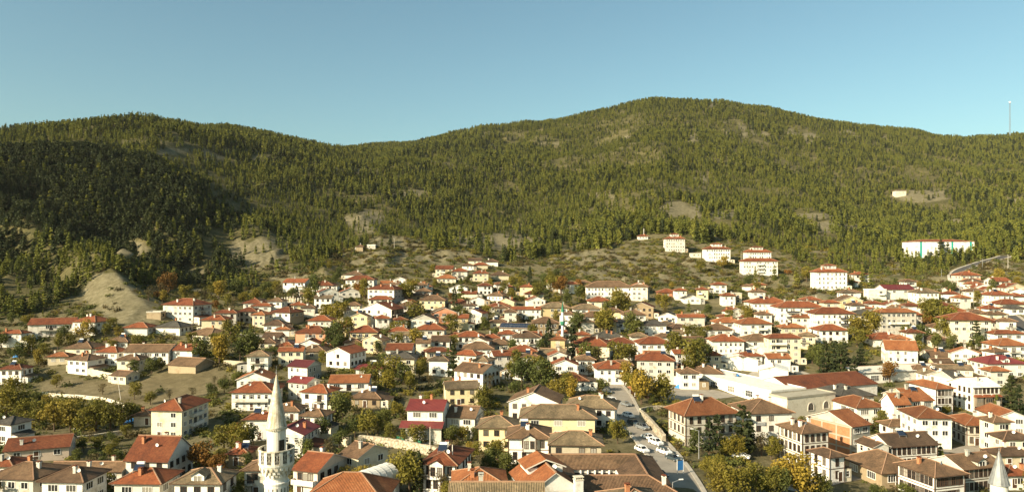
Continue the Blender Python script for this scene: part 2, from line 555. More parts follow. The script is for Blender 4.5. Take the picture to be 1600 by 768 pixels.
def solid(name, me, label, cat, loc=(0, 0, 0), rz=0, group=None):
    o = thing.__globals__['bpy'].data.objects.new(name, me)
    o.location = loc
    o.rotation_euler = (0, 0, rz)
    o['label'], o['category'] = label, cat
    if group:
        o['group'] = group
    COL.objects.link(o)
    return o

def scatter_group(name, pts, label, kind='stuff', coll=None):
    """a wood too far off to count: one object whose points carry a tree each"""
    pts = np.asarray(pts)
    me = bpy.data.meshes.new(name)
    me.vertices.add(len(pts))
    me.vertices.foreach_set('co', pts[:, :3].ravel())
    for nm, c in (('size', 3), ('girth', 4), ('turn', 5)):
        at = me.attributes.new(nm, 'FLOAT', 'POINT')
        at.data.foreach_set('value', pts[:, c].astype(np.float32))
    at = me.attributes.new('pick', 'INT', 'POINT')
    at.data.foreach_set('value', pts[:, 6].astype(np.int32))
    o = bpy.data.objects.new(name, me)
    COL.objects.link(o)
    o['kind'], o['label'] = kind, label
    ng = bpy.data.node_groups.new(name, 'GeometryNodeTree')
    ng.interface.new_socket('Geometry', in_out='INPUT', socket_type='NodeSocketGeometry')
    ng.interface.new_socket('Geometry', in_out='OUTPUT', socket_type='NodeSocketGeometry')
    gi, go = ng.nodes.new('NodeGroupInput'), ng.nodes.new('NodeGroupOutput')
    ci = ng.nodes.new('GeometryNodeCollectionInfo')
    ci.inputs['Collection'].default_value = coll
    ci.inputs['Separate Children'].default_value = True
    ci.inputs['Reset Children'].default_value = True
    ip = ng.nodes.new('GeometryNodeInstanceOnPoints')
    ip.inputs['Pick Instance'].default_value = True
    def attr(nm, t):
        a = ng.nodes.new('GeometryNodeInputNamedAttribute')
        a.data_type = t
        a.inputs[0].default_value = nm
        return a.outputs[0]
    cs, cr = ng.nodes.new('ShaderNodeCombineXYZ'), ng.nodes.new('ShaderNodeCombineXYZ')
    sz, gr = attr('size', 'FLOAT'), attr('girth', 'FLOAT')
    for k, s in enumerate((gr, gr, sz)):
        ng.links.new(s, cs.inputs[k])
    ng.links.new(attr('turn', 'FLOAT'), cr.inputs[2])
    ng.links.new(gi.outputs[0], ip.inputs['Points'])
    ng.links.new(ci.outputs[0], ip.inputs['Instance'])
    ng.links.new(attr('pick', 'INT'), ip.inputs['Instance Index'])
    ng.links.new(cs.outputs[0], ip.inputs['Scale'])
    ng.links.new(cr.outputs[0], ip.inputs['Rotation'])
    ng.links.new(ip.outputs[0], go.inputs[0])
    md = o.modifiers.new('scatter', 'NODES')
    md.node_group = ng
    return o

FOREST_CLEAR = []     # (x, y, r) kept free of trees for buildings and roads on the wooded slopes

def plant_forest():
    rng = np.random.default_rng(3)
    P = []
    for y0, y1, sp in ((335, 520, 4.2), (520, 800, 4.5), (800, 1300, 5.2), (1300, 2300, 6.6)):
        area = 0.5 * (y1 ** 2 - y0 ** 2) * (2300 / F)
        n = int(area / sp ** 2)
        Y = np.sqrt(rng.uniform(y0 ** 2, y1 ** 2, n))
        X = (rng.uniform(-350, 1950, n) - 800) / F * Y
        P.append(np.stack([X, Y], 1))
    P = np.concatenate(P)
    X, Y = P[:, 0], P[:, 1]
    Z = hills_z(X, Y)
    thr = rng.uniform(0.1, 1.25, len(X)) ** 2.0 * 0.8
    keep = (forest_mask(X, Y, Z) > 0.5) & (soil_masks(X, Y, Z) < thr) & (soil_masks(X, Y, Z + 5) < thr) & (soil_masks(X, Y, Z + 9) < thr)
    dens = fbm(X / 60, Y / 60, 3, 71)
    keep &= rng.uniform(0, 1, len(X)) < np.clip(0.35 + (dens - 0.3) * 3.2, 0.25, 1)
    for (cx, cy, r) in FOREST_CLEAR:
        keep &= np.hypot(X - cx, Y - cy) > r
    X, Y, Z = X[keep], Y[keep], Z[keep]
    # leave out what the crests hide altogether
    px, py = project(X, Y, Z + 14)
    zmax = np.full(len(X), 1e9)
    for f in np.linspace(0.25, 0.96, 26):
        _, pyb = project(X * f, Y * f, hills_z(X * f, Y * f) + 4)
        zmax = np.minimum(zmax, pyb)
    vis = py < zmax + 3
    X, Y, Z, px = X[vis], Y[vis], Z[vis], px[vis]
    age = fbm(X / 130, Y / 170, 3, 90)
    H = (5.6 + 8.0 * np.clip((age - 0.25) * 2, 0, 1)) * rng.uniform(0.7, 1.25, len(X))
    shaded_hill = sstep(430, 230, px + 130 * (fbm(X / 45, Y / 45, 2, 19) - 0.5)) * sstep(470, 530, Y) * sstep(860, 740, Y)  # darker pines crowd this slope, its shade partly put into their colour
    H = H * (1 + 0.22 * shaded_hill) + np.where(Y > 1300, 1.0, 0)
    kind = np.where(rng.uniform(0, 1, len(X)) < 0.15 + 0.75 * shaded_hill, 2, np.where(rng.uniform(0, 1, len(X)) < 0.45, 0, 1))
    order = np.argsort(-(H / Y) * (np.abs(px - 800) < 815))
    near, rest = order[:300], order[300:]
    names = ['pointed', 'slim', 'broad']
    for i in near:
        k = names[kind[i]]
        crown, trunk = PINES[k][int(rng.integers(3))]
        q = px[i]
        zone = ('wooded spur beside the bare clay slope' if q < 130 and Y[i] < 470 else 'dark hillside over the wooded spur' if q < 130 else 'gully behind the bare clay slope' if q < 250 else 'gully mouth near the rust-coloured tree' if q < 350
                else 'eroded knoll near the unfinished frame' if q < 480 else 'forest edge over the clay badlands' if q < 760 else 'forest edge over the scrub ridge' if q < 1240 else 'slope below the striped white hall')
        lab = ('tall ' if H[i] > 15 else '') + {'pointed': 'pointed green pine tree on the ', 'slim': 'slim green pine tree on the ', 'broad': 'broad dark pine tree on the '}[k] + zone
        t = thing('pine_tree', lab, 'tree', (X[i], Y[i], Z[i] - 0.1), rng.uniform(0, 6.28), k + ' pines on the ' + zone)
        w = H[i] * rng.uniform(0.9, 1.2)
        part('crown', crown, t, scale=(w, w, H[i]))
        part('trunk', trunk, t, scale=(H[i], H[i], H[i]))
    r = rest
    g = H[r] * rng.uniform(0.95, 1.35, len(r))
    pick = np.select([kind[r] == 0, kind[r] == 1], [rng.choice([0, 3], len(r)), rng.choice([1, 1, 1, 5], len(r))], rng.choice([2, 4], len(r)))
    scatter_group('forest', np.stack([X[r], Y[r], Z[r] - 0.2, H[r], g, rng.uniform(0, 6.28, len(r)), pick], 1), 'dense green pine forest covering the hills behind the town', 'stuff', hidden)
    print('FOREST', len(r))
# ------------------------------------------------------------------ building materials
def plaster(name, col, dirt=0.34):
    m, nt, b = new_mat(name, 0.9, 0.15)
    tc, oi = N(nt, 'ShaderNodeTexCoord'), N(nt, 'ShaderNodeObjectInfo')
    f1, f2 = noise(nt, tc.outputs['Object'], 0.35, 6, 0.7), noise(nt, tc.outputs['Object'], 2.5, 4, 0.6)
    dk = tuple(c * k for c, k in zip(col, (1 - dirt, 1 - dirt * 1.15, 1 - dirt * 1.4)))
    c = ramp(nt, f1, [(0.30, dk), (0.48, col), (1, col)]).outputs[0]
    c = mixc(nt, 1.0, c, ramp(nt, f2, [(0.3, (0.90, 0.89, 0.87)), (0.6, (1, 1, 1))]).outputs[0], 'MULTIPLY')
    c = mixc(nt, 1.0, c, ramp(nt, oi.outputs['Random'], [(0, (0.66, 0.63, 0.57)), (0.25, (0.84, 0.82, 0.77)), (0.5, (0.96, 0.95, 0.92)), (1, (1, 1, 1))]).outputs[0], 'MULTIPLY')
    nt.links.new(c, b.inputs['Base Color'])
    bump(nt, f2, b, 0.25, 0.05)
    return m

def tile_mat(name, base, dark, light, patch=0.5, pitch=0.27, metal=False):
    """clay pantiles: columns and courses from the roof's own UV (metres), weathered in blotches"""
    m, nt, b = new_mat(name, 0.55 if metal else 0.85, 0.35 if metal else 0.2)
    uv = N(nt, 'ShaderNodeUVMap', uv_map='UVMap')
    sp = N(nt, 'ShaderNodeSeparateXYZ')
    nt.links.new(uv.outputs[0], sp.inputs[0])
    tc, oi = N(nt, 'ShaderNodeTexCoord'), N(nt, 'ShaderNodeObjectInfo')
    def wave(sock, period):
        a = N(nt, 'ShaderNodeMath', operation='MULTIPLY')
        a.inputs[1].default_value = 2 * math.pi / period
        nt.links.new(sock, a.inputs[0])
        s = N(nt, 'ShaderNodeMath', operation='SINE')
        nt.links.new(a.outputs[0], s.inputs[0])
        return s.outputs[0]
    wx = wave(sp.outputs[0], pitch)
    fr = N(nt, 'ShaderNodeMath', operation='FRACT')
    dv = N(nt, 'ShaderNodeMath', operation='DIVIDE')
    dv.inputs[1].default_value = 0.36
    nt.links.new(sp.outputs[1], dv.inputs[0])
    nt.links.new(dv.outputs[0], fr.inputs[0])
    hsum = N(nt, 'ShaderNodeMath', operation='MULTIPLY_ADD')
    hsum.inputs[1].default_value = 0.0 if metal else -0.5
    nt.links.new(fr.outputs[0], hsum.inputs[0])
    nt.links.new(wx, hsum.inputs[2])
    # each tile its own shade
    br = N(nt, 'ShaderNodeTexBrick')
    br.offset = 0.0
    br.inputs['Scale'].default_value = 1.0
    br.inputs['Mortar Size'].default_value = 0.0
    br.inputs['Brick Width'].default_value = pitch
    br.inputs['Row Height'].default_value = 0.36
    br.inputs['Color1'].default_value = (0.72, 0.72, 0.72, 1)
    br.inputs['Color2'].default_value = (1.12, 1.08, 1.02, 1)
    nt.links.new(uv.outputs[0], br.inputs['Vector'])
    big, mid = noise(nt, tc.outputs['Object'], 0.28, 5, 0.7), noise(nt, tc.outputs['Object'], 1.7, 4, 0.7)
    c = ramp(nt, big, [(0.32, dark), (0.5, base), (0.72, light)]).outputs[0]
    c = mixc(nt, ramp(nt, mid, [(0.5, (0, 0, 0)), (0.72, (patch, patch, patch))]).outputs[0], c, (dark[0] * 0.7, dark[1] * 0.8, dark[2] * 0.8))
    if not metal:
        c = mixc(nt, 0.8, c, br.outputs[0], 'MULTIPLY')
    c = mixc(nt, 1.0, c, ramp(nt, wx, [(0.0, (0.62, 0.6, 0.58)), (0.5, (1, 1, 1))]).outputs[0], 'MULTIPLY')
    c = mixc(nt, 1.0, c, ramp(nt, oi.outputs['Random'], [(0, (0.52, 0.55, 0.60)), (0.45, (0.86, 0.86, 0.86)), (1, (1.04, 1.06, 1.02))]).outputs[0], 'MULTIPLY')
    nt.links.new(c, b.inputs['Base Color'])
    bump(nt, hsum.outputs[0], b, 0.8, 0.05)
    return m

plaster('white_plaster', (0.74, 0.71, 0.645), 0.42)
plaster('cream_plaster', (0.70, 0.62, 0.46))
plaster('yellow_plaster', (0.66, 0.55, 0.33))
plaster('salmon_plaster', (0.58, 0.27, 0.16))
plaster('pink_plaster', (0.66, 0.55, 0.46))
plaster('grey_cement', (0.40, 0.38, 0.33), 0.3)  # real cement, and painted shade on right walls of some white houses
plaster('brown_mudbrick', (0.36, 0.28, 0.18), 0.35)  # real mudbrick, and painted shade on the right wall of a white house
plaster('pale_stone', (0.62, 0.56, 0.44), 0.35)
plaster('concrete', (0.46, 0.43, 0.36), 0.3)
plaster('white_screed', (0.72, 0.70, 0.64), 0.3)
m_, nt_, b_ = new_mat('brick_wall', 0.9, 0.15)
br_ = N(nt_, 'ShaderNodeTexBrick')
br_.inputs['Scale'].default_value = 3.2
br_.inputs['Color1'].default_value = (0.42, 0.155, 0.065, 1)
br_.inputs['Color2'].default_value = (0.48, 0.20, 0.085, 1)
br_.inputs['Mortar'].default_value = (0.36, 0.22, 0.14, 1)
tc_ = N(nt_, 'ShaderNodeTexCoord')
sp_ = N(nt_, 'ShaderNodeSeparateXYZ')
nt_.links.new(tc_.outputs['Object'], sp_.inputs[0])
ad_ = N(nt_, 'ShaderNodeMath', operation='ADD')
nt_.links.new(sp_.outputs[0], ad_.inputs[0])
nt_.links.new(sp_.outputs[1], ad_.inputs[1])
cb_ = N(nt_, 'ShaderNodeCombineXYZ')
nt_.links.new(ad_.outputs[0], cb_.inputs[0])
nt_.links.new(sp_.outputs[2], cb_.inputs[1])
nt_.links.new(cb_.outputs[0], br_.inputs['Vector'])
nt_.links.new(mixc(nt_, 1.0, br_.outputs[0], ramp(nt_, noise(nt_, tc_.outputs['Object'], 0.8, 5, 0.7), [(0.3, (0.7, 0.68, 0.66)), (0.6, (1, 1, 1))]).outputs[0], 'MULTIPLY'), b_.inputs['Base Color'])

tile_mat('red_tiles', (0.33, 0.100, 0.042), (0.19, 0.066, 0.035), (0.42, 0.145, 0.060), 0.35)
tile_mat('orange_tiles', (0.40, 0.145, 0.056), (0.27, 0.095, 0.040), (0.48, 0.205, 0.09), 0.3)
tile_mat('brown_tiles', (0.225, 0.135, 0.078), (0.125, 0.080, 0.048), (0.31, 0.195, 0.115), 0.5)
tile_mat('old_tiles', (0.26, 0.19, 0.115), (0.13, 0.105, 0.065), (0.42, 0.31, 0.19), 0.75)
tile_mat('grey_tiles', (0.115, 0.105, 0.09), (0.07, 0.065, 0.055), (0.17, 0.15, 0.125), 0.5)
tile_mat('maroon_sheet', (0.215, 0.040, 0.035), (0.16, 0.03, 0.028), (0.25, 0.055, 0.045), 0.15, 0.33, True)
plain('ridge_tile', (0.32, 0.19, 0.115), 0.85, 0.2)
plain('white_paint', (0.80, 0.78, 0.72), 0.6, 0.08)
plain('brown_wood', (0.085, 0.045, 0.025), 0.7, 0.2)
plain('grey_wood', (0.22, 0.17, 0.115), 0.85, 0.25)
plain('soffit', (0.30, 0.24, 0.17), 0.9, 0.2)
plain('pale_trim', (0.66, 0.60, 0.50), 0.85, 0.12)
plain('dark_metal', (0.05, 0.05, 0.055), 0.5, 0.1)
plain('steel', (0.42, 0.42, 0.41), 0.45, 0.1, metal=0.6)
plain('awning_red', (0.26, 0.03, 0.03), 0.8)
plain('tarp_blue', (0.05, 0.22, 0.52), 0.6)
plain('lead_sheet', (0.27, 0.28, 0.28), 0.5, 0.3, 0.9, metal=0.3)
m_, nt_, b_ = new_mat('glass', 0.12, 0.5)
oi_ = N(nt_, 'ShaderNodeObjectInfo')
nt_.links.new(ramp(nt_, oi_.outputs['Random'], [(0, (0.012, 0.013, 0.014)), (0.6, (0.035, 0.035, 0.033)), (0.8, (0.12, 0.11, 0.09)), (1, (0.36, 0.33, 0.27))]).outputs[0], b_.inputs['Base Color'])
m_, nt_, b_ = new_mat('solar_glass', 0.15, 0.5)
b_.inputs['Base Color'].default_value = (0.018, 0.026, 0.045, 1)

ROOFM = {'r': 'red_tiles', 'q': 'orange_tiles', 'b': 'brown_tiles', 'o': 'old_tiles', 'k': 'grey_tiles', 'm': 'maroon_sheet', 'w': 'white_screed', 'n': 'concrete', 'S': 'brown_tiles'}
WALLM = {'w': 'white_plaster', 'c': 'cream_plaster', 'y': 'yellow_plaster', 'p': 'salmon_plaster', 'i': 'pink_plaster', 'g': 'grey_cement', 's': 'brown_mudbrick', 't': 'white_plaster', 'x': 'pale_stone'}
ROOFN = {'r': 'red', 'q': 'orange', 'b': 'brown', 'o': 'weathered tan', 'k': 'dark grey', 'm': 'maroon metal', 'w': 'pale', 'n': 'concrete', 'S': 'solar-panelled'}
WALLN = {'w': 'white', 'c': 'cream', 'y': 'yellow', 'p': 'salmon', 'i': 'pinkish', 'g': 'grey', 's': 'brown mudbrick', 't': 'white timber-trimmed', 'x': 'stone'}

class MB:
    """collects faces; build() makes ONE mesh of them"""
    def __init__(s):
        s.V, s.F, s.M, s.UV, s.mats = [], [], [], [], []
    def mi(s, m):
        if m not in s.mats:
            s.mats.append(m)
        return s.mats.index(m)
    def face(s, pts, m, uv=None):
        o = len(s.V)
        s.V += [tuple(p) for p in pts]
        s.F.append(tuple(range(o, o + len(pts))))
        s.M.append(s.mi(m))
        if uv is None:
            uv = [(0, 0)] * len(pts)
        s.UV += list(uv)
    def slope(s, pts, m):
        """roof plane, first edge along the eave: UV in metres"""
        p = [Vector(q) for q in pts]
        u = (p[1] - p[0]).normalized()
        n = (p[1] - p[0]).cross(p[2] - p[0]).normalized()
        v = n.cross(u)
        s.face(pts, m, [((q - p[0]).dot(u), (q - p[0]).dot(v)) for q in p])
    def box(s, x0, x1, y0, y1, z0, z1, m, top=None, bottom=True):
        q = [(x0, y0), (x1, y0), (x1, y1), (x0, y1)]
        for k in range(4):
            a, b = q[k], q[(k + 1) % 4]
            L = math.hypot(b[0] - a[0], b[1] - a[1])
            s.face([(*a, z0), (*b, z0), (*b, z1), (*a, z1)], m, [(0, 0), (L, 0), (L, z1 - z0), (0, z1 - z0)])
        s.face([(x, y, z1) for x, y in q], top or m, [(x, y) for x, y in q])
        if bottom:
            s.face([(x, y, z0) for x, y in reversed(q)], m)
    def bar(s, p, q, w, m, up=(0, 0, 1)):
        p, q = Vector(p), Vector(q)
        d = (q - p).normalized()
        a = d.cross(Vector(up))
        a = a.normalized() if a.length > 1e-4 else Vector((1, 0, 0))
        b = a.cross(d)
        a, b = a * w / 2, b * w / 2
        c = [p - a - b, p + a - b, p + a + b, p - a + b, q - a - b, q + a - b, q + a + b, q - a + b]
        for f in ((0, 1, 5, 4), (1, 2, 6, 5), (2, 3, 7, 6), (3, 0, 4, 7), (0, 3, 2, 1), (4, 5, 6, 7)):
            s.face([c[i] for i in f], m)
    def lathe(s, prof, m, k=20, smooth=None):
        for (r0, z0), (r1, z1) in zip(prof, prof[1:]):
            for j in range(k):
                a, b = 2 * math.pi * j / k, 2 * math.pi * (j + 1) / k
                P = [(r0 * math.cos(a), r0 * math.sin(a), z0), (r0 * math.cos(b), r0 * math.sin(b), z0), (r1 * math.cos(b), r1 * math.sin(b), z1), (r1 * math.cos(a), r1 * math.sin(a), z1)]
                if r1 < 1e-4:
                    P = P[:3]
                elif r0 < 1e-4:
                    P = [P[0], P[2], P[3]]
                s.face(P, m)
    def mesh(s, name):
        return fast_mesh(name, s.V, s.F, s.mats, s.M, s.UV)
    def build(s, name, parent, **kw):
        return part(name, s.mesh(name), parent, **kw)

def roof_mesh(W, D, kind, rise, mat, ov=0.6, th=0.16, wall='white_plaster'):
    """roof over a W x D plan centred on the origin, eaves at z = 0. returns (roof, gable ends or None, surface height fn)"""
    b = MB()
    g = None
    if kind == 'l':
        t = 0.35
        b.box(-W / 2 - 0.15, W / 2 + 0.15, -D / 2 - 0.15, D / 2 + 0.15, 0, 0.25, mat)
        for (x0, x1, y0, y1) in ((-W / 2 - 0.15, W / 2 + 0.15, -D / 2 - 0.15, -D / 2 + 0.1), (-W / 2 - 0.15, W / 2 + 0.15, D / 2 - 0.1, D / 2 + 0.15), (-W / 2 - 0.15, -W / 2 + 0.1, -D / 2 + 0.1, D / 2 - 0.1), (W / 2 - 0.1, W / 2 + 0.15, -D / 2 + 0.1, D / 2 - 0.1)):
            b.box(x0, x1, y0, y1, 0.25, 0.25 + t, mat, bottom=False)
        return b, None, lambda x, y: 0.25
    if kind == 'h':
        a, d = W / 2 + ov, D / 2 + ov
        if a >= d:
            h, r = rise, a - d * 0.92
            P = [(-a, -d, 0), (a, -d, 0), (a, d, 0), (-a, d, 0), (-r, 0, h), (r, 0, h)]
            fs = [(0, 1, 5, 4), (1, 2, 5), (2, 3, 4, 5), (3, 0, 4)]
            rid = [(4, 5), (0, 4), (3, 4), (1, 5), (2, 5)]
        else:
            h, r = rise, d - a * 0.92
            P = [(-a, -d, 0), (a, -d, 0), (a, d, 0), (-a, d, 0), (0, -r, h), (0, r, h)]
            fs = [(0, 1, 4), (1, 2, 5, 4), (2, 3, 5), (3, 0, 4, 5)]
            rid = [(4, 5), (0, 4), (1, 4), (2, 5), (3, 5)]
        for f in fs:
            b.slope([(P[i][0], P[i][1], P[i][2] + th) for i in f], mat)
        for k in range(4):
            p, q = P[k], P[(k + 1) % 4]
            b.face([p, q, (q[0], q[1], th), (p[0], p[1], th)], 'brown_wood' if mat != 'maroon_sheet' else mat)
        b.face([P[3], P[2], P[1], P[0]], 'soffit')
        for i, j in rid:
            p, q = Vector(P[i]), Vector(P[j])
            if (q - p).length > 0.3:
                b.bar(p + Vector((0, 0, th + 0.02)), q + Vector((0, 0, th + 0.02)), 0.2, 'ridge_tile' if mat not in ('maroon_sheet', 'grey_tiles') else mat)
        slope = h / (min(a, d))
        return b, None, lambda x, y: th + min(h, slope * min(a - abs(x), d - abs(y)))
    # gable: ridge along x for 'g', along y for 'f'
    L, S = (W, D) if kind == 'g' else (D, W)
    tr = (lambda x, y, z: (x, y, z)) if kind == 'g' else (lambda x, y, z: (-y, x, z))
    l, d = L / 2 + ov * 0.7, S / 2 + ov
    h0 = -rise * ov / (S / 2)
    for sgn in (-1, 1):
        e0, e1, r0, r1 = (-l * -sgn, sgn * d, h0), (l * -sgn, sgn * d, h0), (l * -sgn, 0, rise), (-l * -sgn, 0, rise)
        up = lambda p: (p[0], p[1], p[2] + th)
        q = [e0, e1, r1, r0]
        q = [(-l, sgn * d, h0), (l, sgn * d, h0), (l, 0, rise), (-l, 0, rise)]
        if sgn > 0:
            q = [q[1], q[0], q[3], q[2]]
        b.slope([tr(*up(p)) for p in q], mat)
        b.face([tr(*p) for p in (q[3], q[2], q[1], q[0])], 'soffit')
        b.face([tr(*q[0]), tr(*q[1]), tr(*up(q[1])), tr(*up(q[0]))], 'brown_wood')
        for (i, j) in ((1, 2), (3, 0)):
            b.face([tr(*q[i]), tr(*q[j]), tr(*up(q[j])), tr(*up(q[i]))], 'pale_trim')
    b.bar(tr(-l, 0, rise + th + 0.02), tr(l, 0, rise + th + 0.02), 0.26, 'ridge_tile' if mat not in ('maroon_sheet', 'grey_tiles') else mat)
    gs = []
    for sgn in (-1, 1):
        g = MB()
        gs.append(g)
        x0, x1 = sgn * L / 2, sgn * (L / 2 - 0.2)
        tri = [(x0, -S / 2, -0.02), (x0, S / 2, -0.02), (x0, 0, rise - 0.03)]
        tri2 = [(x1, -S / 2, -0.02), (x1, S / 2, -0.02), (x1, 0, rise - 0.03)]
        if sgn < 0:
            tri, tri2 = tri[::-1], tri2[::-1]
        g.face([tr(*p) for p in tri], wall)
        g.face([tr(*p) for p in tri2[::-1]], wall)
    f = (lambda x, y: th + rise * (1 - abs(y) / (S / 2))) if kind == 'g' else (lambda x, y: th + rise * (1 - abs(x) / (S / 2)))
    return b, gs, f

# windows face -y, origin at their middle on the wall plane
def window_meshes(w, h, frame, nv=1, nh=0, sill=True):
    f, p = MB(), MB()
    t, out = 0.09, 0.07
    f.box(-w / 2 - t, w / 2 + t, -out, 0.03, h / 2, h / 2 + t, frame)
    f.box(-w / 2 - t, w / 2 + t, -out - (0.07 if sill else 0), 0.03, -h / 2 - t, -h / 2, frame)
    for sx in (-1, 1):
        f.box(min(sx * w / 2, sx * (w / 2 + t)), max(sx * w / 2, sx * (w / 2 + t)), -out, 0.03, -h / 2, h / 2, frame)
    for k in range(nv):
        x = -w / 2 + w * (k + 1) / (nv + 1)
        f.box(x - 0.035, x + 0.035, -out * 0.75, 0.02, -h / 2, h / 2, frame)
    for k in range(nh):
        z = -h / 2 + h * (k + 1) / (nh + 1) + 0.12
        f.box(-w / 2, w / 2, -out * 0.6, 0.02, z - 0.03, z + 0.03, frame)
    p.face([(-w / 2, -0.015, -h / 2), (w / 2, -0.015, -h / 2), (w / 2, -0.015, h / 2), (-w / 2, -0.015, h / 2)], 'glass')
    both = MB()
    for src in (f, p):
        o = len(both.V)
        both.V += src.V
        both.UV += src.UV
        for fc, mm in zip(src.F, src.M):
            both.F.append(tuple(i + o for i in fc))
            both.M.append(both.mi(src.mats[mm]))
    return f.mesh('window_frame'), p.mesh('window_pane'), both.mesh('window')
WIN = {'single': (0.95, 1.25, 'white_paint', 0, 1), 'double': (1.45, 1.25, 'white_paint', 1, 0), 'triple': (2.0, 1.3, 'white_paint', 2, 0),
       'tall': (0.85, 1.65, 'brown_wood', 1, 1), 'brown': (1.15, 1.3, 'brown_wood', 1, 0), 'wide': (2.6, 1.5, 'white_paint', 3, 0), 'small': (0.55, 0.6, 'white_paint', 0, 0), 'shop': (3.6, 2.0, 'white_paint', 3, 1)}
WINSZ = {k: v[:2] for k, v in WIN.items()}
WIN = {k: window_meshes(*v) for k, v in WIN.items()}
dm = MB()
dm.box(-0.55, 0.55, -0.06, 0.03, 0, 2.1, 'brown_wood')
dm.box(-0.68, -0.55, -0.09, 0.03, 0, 2.2, 'white_paint')
dm.box(0.55, 0.68, -0.09, 0.03, 0, 2.2, 'white_paint')
dm.box(-0.68, 0.68, -0.09, 0.03, 2.1, 2.22, 'white_paint')
DOOR = dm.mesh('door')
CHIM = {}
for nm, mt in (('white', 'white_plaster'), ('brick', 'brick_wall'), ('grey', 'grey_cement')):
    b = MB()
    b.box(-0.35, 0.35, -0.3, 0.3, -1.4, 1.15, mt)
    b.box(-0.43, 0.43, -0.38, 0.38, 1.15, 1.27, mt)
    for sx in (-0.3, 0.3):
        b.box(sx - 0.08, sx + 0.08, -0.25, 0.25, 1.27, 1.5, mt)
    b.box(-0.46, 0.46, -0.4, 0.4, 1.5, 1.6, 'red_tiles' if nm != 'grey' else mt)
    CHIM[nm] = b.mesh('chimney')
b = MB()
b.face([(-0.95, -0.75, 0.35), (0.95, -0.75, 0.35), (0.95, 0.75, 1.35), (-0.95, 0.75, 1.35)], 'solar_glass')
b.face([(-0.95, 0.75, 1.28), (0.95, 0.75, 1.28), (0.95, -0.75, 0.28), (-0.95, -0.75, 0.28)], 'steel')
for sx in (-0.9, 0.9):
    b.bar((sx, -0.7, -0.4), (sx, -0.7, 0.35), 0.06, 'steel')
    b.bar((sx, 0.7, -0.4), (sx, 0.7, 1.3), 0.06, 'steel')
b.box(-0.8, 0.8, 0.62, 1.1, 1.3, 1.75, 'white_paint')
SOLAR = b.mesh('solar_heater')
b = MB()
for k in range(3):
    r0, r1 = 0.42 * (k / 3), 0.42 * ((k + 1) / 3)
    z0, z1 = 0.12 * (k / 3) ** 2, 0.12 * ((k + 1) / 3) ** 2
    for j in range(12):
        a0, a1 = 6.2832 * j / 12, 6.2832 * (j + 1) / 12
        P = [(r0 * math.cos(a0), -z0, r0 * math.sin(a0)), (r1 * math.cos(a0), -z1, r1 * math.sin(a0)), (r1 * math.cos(a1), -z1, r1 * math.sin(a1)), (r0 * math.cos(a1), -z0, r0 * math.sin(a1))]
        b.face(P if k else P[:3], 'white_paint')
b.bar((0, 0.02, 0), (0, 0.35, -0.7), 0.06, 'steel')
DISH = b.mesh('satellite_dish')

HOUSES = []       # footprints: (cx, cy, W, D, yaw, entry)

def corners(cx, cy, W, D, yaw):
    c, s = math.cos(yaw), math.sin(yaw)
    return [(cx + c * x - s * y, cy + s * x + c * y) for x, y in ((-W / 2, -D / 2), (W / 2, -D / 2), (W / 2, D / 2), (-W / 2, D / 2))]

def obb_hit(A, B, pad=0.25):
    for P in (A, B):
        for k in range(2):
            ax = (P[k + 1][0] - P[k][0], P[k + 1][1] - P[k][1])
            l = math.hypot(*ax)
            ax = (ax[0] / l, ax[1] / l)
            a = [p[0] * ax[0] + p[1] * ax[1] for p in A]
            b_ = [p[0] * ax[0] + p[1] * ax[1] for p in B]
            if max(a) + pad < min(b_) or max(b_) + pad < min(a):
                return False
    return True

